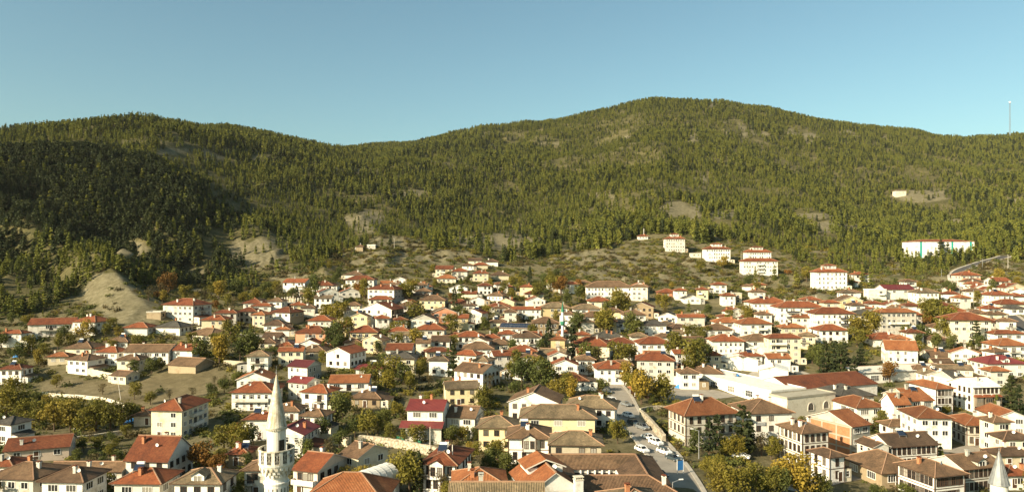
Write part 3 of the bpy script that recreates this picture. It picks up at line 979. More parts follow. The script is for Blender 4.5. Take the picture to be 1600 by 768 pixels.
def build_house(e):
    rng = random.Random(int(e['x'] * 7 + e['y'] * 13))
    W, D, yaw, kind, fl = e['W'], e['D'], e['yaw'], e['kind'], e['fl']
    wm, rm = WALLM[e['wall']], ROOFM[e['roof']]
    cx, cy = e['c']
    cs = corners(cx, cy, W, D, yaw)
    zb = min(gz(*p) for p in cs) - 0.5
    ze = e['ze']
    H = ze - zb
    near, mid = e['d'] < 260, e['d'] < 400
    t = thing(e['name'], e['label'], e['cat'], (cx, cy, zb), yaw, e['group'])
    # walls, storey bands on the trimmed ones
    b = MB()
    q = [(-W / 2, -D / 2), (W / 2, -D / 2), (W / 2, D / 2), (-W / 2, D / 2)]
    for k in range(4):
        mm = wm
        if k == 3 and 'wl' in e:
            mm = WALLM.get(e['wl'], e['wl'])
        if k == 1 and 'wr' in e:
            mm = WALLM.get(e['wr'], e['wr'])
        b.face([(*q[k], 0), (*q[(k + 1) % 4], 0), (*q[(k + 1) % 4], H), (*q[k], H)], mm)
    b.face([(*p, H - 0.02) for p in q], wm)
    b.build('wall', t)
    fh = e['fh']
    trim = e['wall'] == 't'
    if trim:
        tb = MB()
        for x, y in q:
            tb.box(x - 0.09, x + 0.09, y - 0.09, y + 0.09, 0.2, H - 0.02, 'brown_wood')
        for k in range(1, fl + 1):
            z = H - fh * k + 0.15 if k < fl else 0
            if z > 0.4:
                for s in (-1, 1):
                    tb.box(-W / 2 + 0.13, W / 2 - 0.13, s * (D / 2 + 0.0) - 0.06, s * (D / 2) + 0.06, z - 0.08, z + 0.08, 'brown_wood')
                    tb.box(s * W / 2 - 0.06, s * W / 2 + 0.06, -D / 2 + 0.13, D / 2 - 0.13, z - 0.08, z + 0.08, 'brown_wood')
        tb.build('timber_trim', t)
    rise = e.get('rise', (0.42 if kind == 'h' else 0.40) * (min(W, D) if kind == 'h' else (D if kind == 'g' else W)) / 2 + (0.2 if kind == 'h' else 0))
    ov = e.get('ov', 0.75 if kind == 'h' else 0.55)
    rb, gb, surf = roof_mesh(W, D, kind, rise, rm, ov, wall=WALLM.get(e.get('gw'), wm))
    ro = rb.build('roof', t, loc=(0, 0, H))
    for g in gb or []:
        g.build('gable', t, loc=(0, 0, H))
    # openings on the faces that can be seen from the valley side
    style = e.get('win') or {'t': 'tall', 's': 'brown', 'c': 'double', 'y': 'double'}.get(e['wall']) or rng.choice(['double', 'single', 'brown', 'triple', 'double'])
    ww, wh = WINSZ[style]
    view = math.atan2(cx, cy)
    faces = [('f', W, 0.0)]
    for nm, a in (('r', math.pi / 2), ('l', -math.pi / 2)):
        nx, ny = math.sin(yaw + a), -math.cos(yaw + a)
        if nx * -cx + ny * -cy > 0.12 * math.hypot(cx, cy):
            faces.append((nm, D, a))
    bal = e.get('bal', '')
    for nm, L, a in faces:
        if nm in e.get('blank', ''):
            continue
        n = e.get('n' + nm) or max(1, int((L - 0.8) / (ww + e.get('gap', 1.35))))
        for k in range(fl):
            zc = H - 1.28 - fh * k if style != 'tall' else H - 1.25 - fh * k
            if zc - wh / 2 < 0.9 or (k == fl - 1 and e.get('nog')) or (k == fl - 1 and e['d'] > 330 and rng.random() < 0.3):
                continue
            for i in range(n):
                if rng.random() < e.get('skip', 0.10):
                    continue
                u = (i + 0.5) / n * (L - 0.9) - (L - 0.9) / 2
                off = (W if nm == 'f' else W) / 2
                if nm == 'f':
                    loc = (u, -D / 2, zc)
                elif nm == 'r':
                    loc = (W / 2, u, zc)
                else:
                    loc = (-W / 2, -u, zc)
                if near:
                    w = part('window', WIN[style][0], t, loc, a)
                    part('pane', WIN[style][1], w)
                else:
                    part('window', WIN[style][2], t, loc, a)
    if near and H > 2.6 and not e.get('nodoor'):
        part('door', DOOR, t, (rng.uniform(-0.3, 0.3) * W, -D / 2, max(0.45, H - fh * fl)), 0)
    # balconies: f2 = front, storey 2 from the ground; s = right side
    for code in [c for c in bal.split(',') if c]:
        fc, k = code[0], int(code[1])
        z = H - fh * (fl - k + 1)
        bb = MB()
        L = (W if fc in 'f' else D)
        lw = L * float(e.get('bw', 0.55))
        bb.box(-lw / 2, lw / 2, -1.25, 0, -0.1, 0.08, 'concrete')
        mt = e.get('bm', 'white_plaster')
        if mt == 'rail':
            mt = 'brown_wood'
            n = int(lw / 0.5)
            for i in range(n + 1):
                x = -lw / 2 + lw * i / n
                bb.box(x - 0.03, x + 0.03, -1.25, -1.19, 0.08, 1.0, mt)
            bb.box(-lw / 2, lw / 2, -1.28, -1.16, 1.0, 1.1, mt)
        else:
            bb.box(-lw / 2, lw / 2, -1.25, -1.13, 0.08, 1.0, mt)
            for s in (-1, 1):
                bb.box(min(s * lw / 2, s * (lw / 2 - 0.12)), max(s * lw / 2, s * (lw / 2 - 0.12)), -1.13, 0, 0.08, 1.0, mt)
        if e.get('post'):
            for s in (-1, 1):
                bb.box(s * (lw / 2 - 0.1) - 0.07, s * (lw / 2 - 0.1) + 0.07, -1.25, -1.11, 1.0, fh - 0.1, 'brown_wood')
        # the door behind it
        bb.box(-0.8, 0.8, -0.04, 0.02, 0.1, 2.15, 'glass')
        loc, a = ((float(e.get('bx', 0)) * W, -D / 2, z), 0) if fc == 'f' else (((W / 2, 0, z), math.pi / 2) if fc == 'r' else ((-W / 2, 0, z), -math.pi / 2))
        bb.build('balcony', t, loc=loc, rz=a)
    if e.get('ext'):
        sg, ew, el, ey = e['ext']
        hx_ = min(H - 0.35, max(2.3, H - fh * (fl - 1) - 0.2))
        xb = MB()
        x0, x1 = sorted((sg * W / 2, sg * (W / 2 + ew)))
        xb.box(x0, x1, ey - el / 2, ey + el / 2, 0, hx_, WALLM[e['wall2']])
        xo = xb.build('extension', t)
        xr = MB()
        o_ = sg * (W / 2 + ew + 0.4)
        q = [(o_, ey - el / 2 - 0.3, hx_ + 0.02), (o_, ey + el / 2 + 0.3, hx_ + 0.02), (sg * W / 2, ey + el / 2 + 0.3, hx_ + 0.7), (sg * W / 2, ey - el / 2 - 0.3, hx_ + 0.7)]
        xr.slope(q if sg > 0 else [q[1], q[0], q[3], q[2]], ROOFM[e['roof2']])
        xr.face([(p[0], p[1], p[2] - 0.12) for p in (q[::-1] if sg > 0 else [q[2], q[3], q[0], q[1]])], 'soffit')
        xr.build('lean_to_roof', xo)
        part('window', WIN['single'][2], xo, ((x0 + x1) / 2, ey - el / 2, hx_ - 1.2), 0)
    if e.get('attic'):
        ab = MB()
        aw, ad, ah = W * 0.42, D * 0.42, rise * 0.55
        ab.box(-aw / 2, aw / 2, -ad / 2, ad / 2, ah - 0.6, rise + 1.0, 'white_plaster')
        ao = ab.build('attic', t, loc=(0, 0, H))
        ar, _, _ = roof_mesh(aw, ad, 'h', 0.9, rm, 0.4)
        ar.build('attic_roof', ao, loc=(0, 0, rise + 1.0))
        for k_ in (-0.3, 0, 0.3):
            part('window', WIN['single'][2], ao, (k_ * aw, -ad / 2, rise + 0.1), 0)
    # chimneys, dishes, heaters
    for k in range(e.get('ch', rng.choice([0, 1, 1, 2]) if kind != 'l' else 0)):
        x, y = rng.uniform(-0.33, 0.33) * W, rng.uniform(-0.3, 0.25) * D
        part('chimney', CHIM[rng.choice(['white', 'white', 'brick', 'grey'])], t, (x, y, H + surf(x, y) - (0.1 if kind != 'l' else 0)), rng.choice([0, 1.57]))
    if e.get('solar') or (mid and kind != 'l' and rng.random() < 0.13 and int(e['x']) != 868):
        x, y = rng.uniform(-0.2, 0.25) * W, -0.12 * D
        part('solar_heater', SOLAR, t, (x, y, H + surf(x, y) - 0.1), -yaw * 0.5)
    if near and rng.random() < 0.5:
        x, y = rng.uniform(-0.3, 0.3) * W, -0.25 * D
        part('satellite_dish', DISH, t, (x, y, H + surf(x, y) + 0.62), rng.uniform(-0.6, 0.6))
    if e['roof'] == 'S':
        pb = MB()
        s_ = rise / (D / 2)
        nx_, ny_ = 7, 2
        for i in range(nx_):
            for j in range(ny_):
                x0, x1 = -W / 2 + W * i / nx_ + 0.06, -W / 2 + W * (i + 1) / nx_ - 0.06
                y0, y1 = -D / 2 + (D / 2) * j / ny_ + 0.05, -D / 2 + (D / 2) * (j + 1) / ny_ - 0.05
                zf = lambda y: rise * (1 - abs(y) / (D / 2)) + 0.3
                p_ = MB()
                p_.face([(x0, y0, zf(y0)), (x1, y0, zf(y0)), (x1, y1, zf(y1)), (x0, y1, zf(y1))], 'solar_glass')
                p_.face([(x0, y0, zf(y0) - 0.12), (x1, y0, zf(y0) - 0.12), (x1, y0, zf(y0)), (x0, y0, zf(y0))], 'steel')
                p_.build('solar_panel', t, loc=(0, 0, H))
    if e.get('dorm'):
        db = MB()
        dw, hh = 2.6, 1.3
        y0 = -D / 2 + 0.2
        z0 = surf(0, y0) - 0.3
        db.box(-dw / 2, dw / 2, y0, y0 + 2.6, z0, z0 + hh, wm)
        for s in (-1, 1):
            db.slope([(s * (dw / 2 + 0.4), y0 - 0.4 if s < 0 else y0 + 3.2, z0 + hh - 0.1), (s * (dw / 2 + 0.4), y0 + 3.2 if s < 0 else y0 - 0.4, z0 + hh - 0.1), (0, y0 + 3.2 if s < 0 else y0 - 0.4, z0 + hh + 0.9), (0, y0 - 0.4 if s < 0 else y0 + 3.2, z0 + hh + 0.9)], rm)
        db.face([(-dw / 2, y0 - 0.002, z0 + hh), (dw / 2, y0 - 0.002, z0 + hh), (0, y0 - 0.002, z0 + hh + 0.85)], wm)
        dd = db.build('dormer', t, loc=(0, 0, H))
        part('pane', WIN['double'][2], dd, (0, y0 - 0.01, z0 + 0.65), 0)
    if e.get('bay'):
        bx, bwid = float(e['bay']) * W, 3.0
        bb = MB()
        zt, zl = H + 0.1, H - fh - 0.1
        yf = -D / 2 - 0.9
        bb.box(bx - bwid / 2, bx + bwid / 2, yf, -D / 2, zl, zt, wm)
        for s in (-1, 1):
            bb.box(bx + s * bwid / 2 - 0.1, bx + s * bwid / 2 + 0.1, yf - 0.04, yf + 0.14, zl - 0.05, zt, 'brown_wood')
            bb.slope([(bx + s * (bwid / 2 + 0.35), yf - 0.35 if s > 0 else -D / 2 + 2.2, zt), (bx + s * (bwid / 2 + 0.35), -D / 2 + 2.2 if s > 0 else yf - 0.35, zt), (bx, -D / 2 + 2.2 if s > 0 else yf - 0.35, zt + 1.0), (bx, yf - 0.35 if s > 0 else -D / 2 + 2.2, zt + 1.0)], rm)
        bb.face([(bx - bwid / 2, yf - 0.003, zt), (bx + bwid / 2, yf - 0.003, zt), (bx, yf - 0.003, zt + 0.85)], wm)
        bo = bb.build('bay', t)
        for s in (-0.7, 0.7):
            part('window', WIN['tall'][2], bo, (bx + s, yf, H - 1.25), 0)
    return t
# ------------------------------------------------------------------ the houses
# bearing px, eave row px, front width px, storeys, roof form (h hip, g ridge along front, f gable to front, l flat), turn deg, roof, wall, extras # own label
TOWN = '''
16 521 34 2 h 0 r w
80 506 60 2 g 18 r w bal=f1,f2 bm=rail
131 503 40 2 h -12 r w
278 477 64 3 h -18 r w D=13 bal=r2,r3 bm=rail ch=2 # tall white house with hipped red roof and dark balconies under the clay slope
240 488 22 1 l 0 n s blank=f
262 511 40 1 h -8 k w # low white house with dark grey roof below the tall house by the clay slope
212 512 36 1 h 0 r w
333 500 36 2 h 0 r c
352 489 34 2 h 0 r g
386 487 30 2 h 0 r g
394 474 28 2 h 0 r w
312 523 46 1 h -30 b c
122 544 40 1 h 0 b c
90 557 28 1 h 10 q c
121 562 38 2 h -18 b w # white two-storey house with brown roof standing over the pale field wall
166 551 38 2 h -8 r w
228 549 70 2 g 0 b w bal=f2 bw=0.4 # long low white house with brown roof and a balcony above the dry field
200 562 34 2 h 0 b c
285 549 38 2 g -8 r w
284 570 50 1 g -18 b s blank=fr # long brown mudbrick barn along the upper edge of the dry field
182 534 34 1 h 0 b w
16 577 34 2 h 0 r w
185 586 28 1 g -20 b c
396 592 50 2 f 6 q w win=single # white gabled house with small attic windows behind the white minaret
393 613 62 2 h 0 r w bal=f2 bw=0.9
260 641 50 3 h -6 r c D=15 win=double nf=2 bal=r2,r3 bw=0.4 ch=1 rise=2.6 # plain cream three-storey house with red hipped roof beside the yellow trees
222 649 26 1 h 0 b w
58 700 80 1 g 22 r i D=10 gap=2.2 # low pinkish house with red gabled roof below the yellow trees
229 718 74 2 g -6 r w D=11 rise=4.2 ch=2 win=brown # white house with steep wide red roof beside the rust-coloured tree
18 747 74 2 h -8 b w D=9 ch=2 bal=f1 bm=rail bw=0.3
97 752 66 2 h -4 b w D=8 ch=2 win=triple nf=2
214 755 72 2 h -2 r w D=8.5 win=triple nf=2 ch=1
308 755 72 2 h -2 o w D=8 dorm=1 ch=1 win=brown # white house with weathered tan roof and little gabled dormer
2 728 34 1 h 0 r c
132 735 116 1 g 0 b w D=7 ch=1
4 662 34 2 h -18 k w
398 734 32 2 h 0 b w win=brown
407 655 46 2 h 2 r w bal=l1,l2 bw=0.6
372 709 30 1 h 0 r s blank=f
459 441 36 2 g -10 r w bal=f2 bx=0.25 bw=0.35 # white two-storey house with red roof alone at the pine edge
503 446 34 1 h 0 r w
562 437 44 2 h 0 r w bal=f1,f2 bw=0.5
552 429 26 1 h 0 b w
625 437 22 1 f 0 b w # small white gabled cottage under the clay badlands
694 420 27 2 g 0 r c bal=f2
718 424 24 2 h 0 r w
751 414 22 1 h 0 r c
751 427 24 2 h 0 r c
768 409 20 1 h 0 b w
731 415 18 1 h 0 b w
742 407 20 1 g 0 b c
781 430 28 1 h 0 b c
514 456 28 2 f 22 r w
547 456 30 1 f 16 r w
595 452 44 3 h -22 r w wr=g
650 462 42 1 h 0 b s
662 448 24 1 h 0 r w
661 456 28 2 h 0 b w
675 469 40 2 h -5 b y bal=f1 ch=2
697 435 30 1 h 0 q c
716 450 28 1 f 0 k w
594 468 36 2 h 0 r w
637 478 32 2 h 0 b w
518 485 40 2 f -6 b c gw=s
551 477 22 2 h 0 b c
588 483 50 3 f -18 r w wr=brown_mudbrick bal=r1,r2,r3 bm=rail bw=0.9 post=1 D=14 # tall house with red gabled roof and brown timber balconies stacked up its side
408 478 30 2 h 0 r w
438 488 34 2 h -22 r w wr=s
428 508 32 1 h 0 b w
499 501 36 2 h 0 r w
485 520 48 2 h -6 r p ch=3 bal=f2 bw=0.3 # salmon-painted two-storey house with red hipped roof
568 519 42 2 h 0 r y
581 531 32 2 f -22 b y
623 518 34 2 h 0 r c
661 499 38 2 f -4 b w gw=g # white house with timbered grey gable facing the valley
694 488 38 2 f 8 b p gw=p
672 515 44 2 h 0 r w solar=1
738 489 30 2 f -22 r w # tall plain white gabled house with narrow red roof in mid-slope
717 474 32 1 h 0 r c
780 479 32 1 h 0 r w
790 471 26 1 f -10 r y
773 462 24 1 h -25 b w
746 468 22 1 f 0 r w
803 512 46 1 g -14 S w D=9 # low white house whose whole roof slope carries dark solar panels
734 526 42 2 h 0 r w ch=2
747 545 46 2 h 0 b w
732 580 46 2 g -32 b w D=11 # white house with broad brown gabled roof above the tall dark conifer
685 563 30 2 h -10 o w
688 535 36 2 g 0 b w
661 535 22 2 g 0 b c
623 546 40 2 g 0 r w
624 560 46 2 h 0 k c bal=f2 bm=rail bw=0.3 post=1
528 551 40 2 f -20 r w gw=c D=12
576 576 40 1 h 0 m w
465 572 34 2 g -22 m w wr=g win=single
443 545 38 1 h 0 r w
487 549 40 1 h 0 b c
768 528 26 1 h 0 r w
780 538 34 1 h 0 b c
793 522 26 1 h 0 r w
778 504 26 1 h 0 b c
645 489 26 1 h 0 r c
790 448 22 1 h 0 r c
863 441 17 2 g 0 r w
888 444 32 2 h 0 r w
911 442 24 2 h 0 b s
952 449 82 3 h -3 b w D=15 ch=0 win=single gap=1.1 rise=3.6 # long white school with broad light brown roof under the scrub ridge
939 461 32 1 h 0 r w
938 471 34 2 h 0 r c
999 448 24 3 h -22 b w wr=g
1044 457 27 1 h 0 r p # unfinished single-storey brick house on the grassy knoll
1064 454 18 2 h 0 r w
1082 466 26 1 f 0 k w
1139 462 20 2 h 0 r w
1153 459 12 2 l 0 n c
838 469 28 2 f 6 r w
822 483 46 2 g 0 r w win=single
868 481 46 2 h 0 o y
917 483 42 2 h 0 o w
930 495 40 2 h 0 b w bal=f2 bm=rail bw=0.3 post=1
853 505 42 2 h 0 b s win=single bal=f2 bm=rail bw=0.3 bx=0.3 post=1
1002 480 36 2 f -15 r s
992 492 34 2 h 0 b w wr=s
1043 495 32 2 f -18 k w
1080 495 42 2 g 0 r w
1022 508 38 2 h 0 k w
970 504 30 1 h 0 k w
953 527 44 1 h 0 k w
920 540 62 2 h -14 r c D=14 blank=f # mosque hall with broad red hipped roof beside the green-capped minaret
883 520 16 2 h 0 r w
972 536 38 1 h 0 r w
1024 537 50 2 h 0 r w ch=1 win=double
1080 535 44 2 g 0 b w
1138 533 48 3 h -4 r w win=single gap=0.9 blank=l D=11 # white mansion with red hipped roof and rows of small windows above the metal sheds
1190 532 44 3 h 6 b w nf=2 skip=0.5
1204 475 74 4 h -3 r w bal=l2,l3,l4 D=13 win=single gap=1.0 # long white apartment block with orange-red roof, uphill of two lower blocks
1140 504 40 2 h 0 q w
1182 506 48 3 h 2 q w bal=f2,f3 bw=0.3 bx=0.2
1125 515 38 2 h 0 b w
1133 495 16 1 h 0 r w
1177 497 28 1 h 0 r w
823 527 40 2 h 0 b w
818 549 40 2 h 0 r y
860 554 40 1 g -18 o c
882 570 40 2 f -4 r w
958 576 50 2 h 0 r w ch=2
1024 563 56 3 h -10 r w bal=r2,r3,r1 bw=0.8 bm=pink_plaster win=double solar=1 # white three-storey house with red roof and pink balconies beside the yellow poplars
895 595 46 1 h 0 q w
1105 583 44 1 h -8 b w ch=2
1000 526 26 1 h 0 o w
1111 647 84 3 h 14 q t D=10 gap=1.25 ch=1 rise=3.4 skip=0 bal= blank= ov=1.0 nodoor=1 nog=1 # large white mansion with dark timber bands and orange roof on the street of cars
872 653 114 2 h -3 o y D=11 ch=1 win=triple gap=4 # long cream house with sagging weathered roof beside the street
833 628 76 2 f -10 b w win=brown D=13
922 637 74 2 h -12 o w D=11 win=brown ch=2
826 689 74 2 h -3 b t bay=0.02 D=10 nf=4 ch=1 # white timber-trimmed house with gabled bay window and brown door
900 695 78 2 h -4 o x D=9 win=brown # low stone house with weathered roof joined to the bay-windowed house
1205 645 68 3 h 8 b w D=12 win=brown nf=3 gap=3 nodoor=1 # white house with brown roof and blue wall signs beside the big conifers
1274 675 46 3 h 16 b t D=9 gap=0.55 skip=0 ch=3 # white timber-framed house crowded with windows behind the yellow tree
1345 665 38 3 g 26 q g D=14 wl=brick_wall gw=g win=triple nf=2 rise=2.6 blank=l ch=0 # unrendered building with orange brick side and grey cement front above the shops
1308 713 20 2 h 20 b t D=6 ch=0
1361 636 48 2 h 10 q w D=13 win=wide nf=2 blank=r bal=r2 bw=0.9
1409 630 27 3 g 10 q w D=13 win=wide nf=1 rise=2.6 blank=l
1441 625 38 3 g 10 q c D=13 win=wide nf=2 rise=2.6 blank=l solar=1 bal=f2 bw=0.95 bm=rail
1476 607 29 3 h 10 q t D=13 win=tall nf=4 blank=l gap=0.3
1504 602 24 3 g 10 k t D=13 win=tall nf=3 blank=l rise=2.4
1541 604 46 3 g 8 w w D=12 win=tall nf=6 rise=2.2 # white building with closed timber bays jutting over the street
1340 619 58 2 h 14 k w D=14 win=single
1461 653 50 3 h -4 q w D=11 bal=r2,r3 bw=0.7 bm=pink_plaster win=double nf=3 # white three-storey corner house with orange roof and pink balconies
1532 669 48 2 h -4 q t D=11 win=tall nf=4
1566 659 28 3 h 5 b c D=9
1582 651 44 2 f -6 q w D=12 blank=l
1412 673 58 1 h 4 b w D=9
1428 698 84 2 g 12 b t D=9 nf=9 gap=0.4 skip=0 ch=0 rise=2.0 solar=1 # long brown-roofed shop row with a line of tall dark windows
1377 700 26 2 f 12 b w D=8
1484 742 56 2 h 16 b t D=10 nf=7 gap=0.3 ch=1 # corner shop house with brown hipped roof and continuous windows under the eaves
1536 729 76 2 g 16 b t D=9 nf=8 gap=0.4 dorm=1 # long brown-roofed shop terrace with raised roof lights
1445 712 56 1 g 14 b w D=8 ch=1
1410 752 100 1 h 12 b s D=13 win=wide gap=1.5 ch=0 rise=3.0 # broad brown-roofed hall with dark wooden walls beside the yellow trees
1588 711 54 1 h 4 b c D=10
1592 686 44 2 h 0 b c
1592 742 40 1 h 4 r w
1252 481 76 4 h -2 r w bal=f2,f3,f4 bm=dark_metal bx=-0.18 bw=0.28 D=12 win=single # white apartment block with red roof and dark recessed balconies
1304 490 60 4 h -3 r w bal=f2,f3,f4 bm=dark_metal bx=0.3 bw=0.3 D=12 win=single wr=g # smaller white apartment block with red roof and corner balconies
1258 498 42 3 h -10 q c
1240 512 36 2 h 0 q c
1303 516 44 2 h 0 r w
1226 528 50 4 h 0 r c bal=f2,f3,f4 bw=0.5 bx=-0.2 win=double
1404 488 58 4 h 5 q w bal=f3 win=double gap=1.0
1352 492 38 3 h 0 k c bal=f2,f3 bw=0.4
1518 501 66 4 h -8 r c D=14 win=double ov=1.3 bal=r2,r3,r4 bm=rail # long cream four-storey building with wide dark eaves below the asphalt road
1409 546 42 3 g -20 q w gw=w D=15 # white three-storey house with orange roof and pale gable beside the conifers
1472 559 44 1 g -5 b c
1490 576 52 2 g -14 o c gw=c
1508 551 36 2 f -18 q w
1573 568 58 2 h 0 m w dorm=1 ch=1 # white house with maroon roof and wide dormer windows
1577 522 50 2 h 0 r w bal=f1 bx=0.3
1554 536 36 1 h 0 r w
1584 540 46 2 h 0 q w
1470 531 28 1 h 0 b c
1507 526 28 1 h 0 b c
1444 578 34 1 h 0 b w
1390 530 50 1 h 0 r w
1368 475 24 1 h 0 r w
1397 476 30 1 f 0 r w
1425 478 24 1 h 0 r w
1459 481 28 1 f 0 r w
1479 478 22 1 h 0 r c
1498 487 30 1 h 0 r w
1530 489 26 1 h 0 b c
1558 491 30 1 h 0 b c
1300 473 24 2 h 0 r c
1331 469 34 2 f 0 b y
1270 469 26 2 h 0 r w
1406 452 46 2 g 0 m w blank=r D=12 ch=0 skip=0.7 # white warehouse with low maroon metal roof
1371 453 28 2 l 0 w w blank=f
1450 457 34 2 h 0 o w bal=f1 bw=0.5
1423 440 18 2 h 0 b w bal=f1,f2 bw=0.6
1300 425 46 4 h -3 r w D=12 win=single ch=6 rise=3 attic=1 # white apartment block with stepped roof standing above the maroon-roofed warehouse
1347 429 22 2 h 0 r w
1334 441 14 1 h 0 r w
1517 430 30 2 h 0 r i bal=f1,f2 bw=0.9 bm=salmon_plaster # house striped with red and white balconies above the asphalt road
1525 440 26 1 h 0 b w
1537 449 26 1 f -8 r w
1547 453 24 1 f 0 r w
1567 439 26 2 g 0 r w
1588 449 32 1 f 0 r c
1566 461 34 2 h 0 r w
1592 463 22 1 h 0 r w
1583 475 40 1 h 0 r c
1590 482 24 1 h 0 k w
1055 373 30 4 h -4 r w D=13 win=single ch=5 rise=3 gap=0.9 attic=1 # white apartment block with stepped roof next to the small hilltop shrine
1122 389 38 4 h -2 r w D=13 win=single ch=6 rise=3 gap=0.9 attic=1 # white apartment block standing alone on the ridge between two others
1186 394 38 3 h 0 r w D=10 win=single ch=6 rise=3 gap=0.9 attic=1 # rear wing of the double apartment block showing above the front wing
1188 408 54 4 h -2 r w D=9 win=single ch=2 rise=2.2 gap=0.9 bal=f2,f3,f4 bw=0.18 # wide front wing of the double white apartment block on the ridge
1005 369 15 1 h 0 r w # small white hilltop shrine with red roof beside its slender tower
1088 396 15 1 l 0 n c
580 383 13 1 l 0 w w # small white cabin perched on the clay badlands
562 385 10 1 h 0 b s
465 597 34 2 g -26 m w
491 613 42 2 h -16 r w
545 597 60 2 g 4 q w D=9
571 622 46 1 h -8 b s
722 606 50 2 g 10 o y D=8 win=brown # pale yellow house with weathered tan roof casting a long shadow on the grass
664 640 56 3 g -6 m w D=9 tier=1 win=triple # white house with two maroon roofs one above the other
720 651 44 2 g -12 b w D=10 wr=g win=triple
776 668 56 2 h -4 o y D=9 win=brown
488 650 34 2 h -12 b w win=brown
446 642 40 1 h 0 b w
448 678 52 2 f -8 m w D=10
477 734 42 2 g -20 r i D=11 wr=g win=brown bal=f2 bw=0.9 # pinkish house with red gabled roof and long balcony beside the white minaret
546 720 34 2 g -36 b c D=9 wr=c # cream house with patched brown roof beside the white membrane tent
686 725 52 2 h -12 r t D=12 bay=-0.05 nf=4 solar=1 # white bay-windowed house with red roof behind a tall pole
536 782 120 2 h -4 q w D=11 ch=0 rise=3.2 # broad orange hipped roof below the membrane tent
750 760 78 2 h 4 q w D=9 # orange-roofed house behind the crumbling tile roof
775 806 150 2 g 0 o x D=13 ch=1 rise=3.2 # house with crumbling lichen-covered tile roof
868 782 104 2 f 14 q w D=13 win=single rise=3.1 ch=0 nodoor=1 # white gabled house with raised orange roof and tall white chimney
1004 796 84 2 h 10 o w D=9 ch=1 # weathered hipped tile roof in front of the courtyard inn
'''
ANCH = [(432, 690, 'near the white stone minaret'), (879, 520, 'near the green-capped minaret'), (330, 590, 'by the dry field'), (200, 490, 'below the bare clay slope'), (440, 470, 'near the unfinished concrete frame'),
        (600, 430, 'below the clay badlands'), (745, 420, 'in the uppermost cluster under the pines'), (940, 455, 'near the long school'), (980, 640, 'by the street of parked cars'), (1120, 570, 'beside the metal sheds'),
        (1330, 550, 'by the dark conifer grove'), (1260, 490, 'among the apartment blocks'), (1545, 450, 'along the steep asphalt road'), (1420, 465, 'near the maroon-roofed warehouse'), (1370, 700, 'in the timber shop quarter'),
        (1450, 610, 'on the terraced shop street'), (1180, 400, 'on the scrub ridge'), (60, 680, 'near the yellow trees'), (140, 555, 'in the hamlet above the field wall'), (560, 650, 'around the overgrown orchard'),
        (720, 690, 'near the bay-windowed house'), (800, 505, 'near the solar-panelled roof'), (590, 495, 'around the tall timber-balconied house'), (1060, 500, 'below the grassy knoll'), (230, 745, 'near the rust-coloured tree'),
        (660, 560, 'near the tall dark conifer'), (480, 540, 'near the salmon-painted house'), (1490, 545, 'below the long cream building'), (1570, 700, 'near the lead-capped minaret'), (700, 470, 'amid the packed mid-slope roofs'), (780, 460, 'on the path to the terraced plot')]
FORMN = {'h': 'hipped', 'g': 'gabled', 'f': 'gable-fronted', 'l': 'flat'}
SEEN_WIN = {}

def town_entries():
    out = []
    for line in TOWN.strip().splitlines():
        body, _, lab = line.partition('#')
        f = body.split()
        e = dict(x=float(f[0]), y=float(f[1]), w=float(f[2]), fl=int(f[3]), kind=f[4], yaw=R(float(f[5])), roof=f[6], wall=f[7], own=lab.strip())
        for kv in f[8:]:
            k, v = kv.split('=')
            if k in ('D', 'rise', 'skip', 'gap', 'ov', 'bw', 'bx', 'bay'):
                v = float(v)
            elif k in ('ch', 'nf', 'nl', 'nr', 'solar', 'dorm', 'post', 'nodoor', 'tier', 'nog', 'attic'):
                v = int(v)
            e[k] = v
        rng = random.Random(int(e['x'] * 31 + e['y']))
        e['fh'] = 2.75 if e['fl'] > 2 else 2.8
        hgt = e['fl'] * e['fh'] + (0.3 if e['fl'] > 1 else 0.6)
        X, Y, z = cast(e['x'], e['y'], hgt)
        e['d'], e['ze'] = Y, z
        W = e['w'] * Y / F / max(0.6, math.cos(e['yaw']))
        e['W'] = min(max(W, 4.2), 36)
        if 'D' not in e:
            e['D'] = min(max(e['W'] * rng.uniform(0.75, 1.0), 6.0), 11.5)
        e['front'] = (X, Y)
        out.append(e)
    out.sort(key=lambda e: e['d'])
    return out

def settle(ents):
    def foot(e):
        X, Y = e['front']
        n = (math.sin(e['yaw']), -math.cos(e['yaw']))
        e['c'] = (X - n[0] * e['D'] / 2, Y - n[1] * e['D'] / 2)
        return corners(*e['c'], e['W'], e['D'], e['yaw'])
    done = []
    for e in ents:
        fp = foot(e)
        for it in range(12):
            hit = [o for o in done if abs(o['c'][0] - e['c'][0]) + abs(o['c'][1] - e['c'][1]) < 60 and obb_hit(fp, o['fp'], 0.3)]
            if not hit:
                break
            for o in hit:            # the nearer house gives up depth first, then the farther one steps back a little
                if o['D'] > 6.2 and not o['own']:
                    o['D'] -= 0.9
                    o['fp'] = foot(o)
                elif e['W'] > 6 and it % 3 == 1:
                    e['W'] *= 0.93
                    fp = foot(e)
                else:
                    X, Y = e['front']
                    e['front'] = (X * (Y + 0.9) / Y, Y + 0.9)
                    fp = foot(e)
        e['fp'] = fp
        done.append(e)

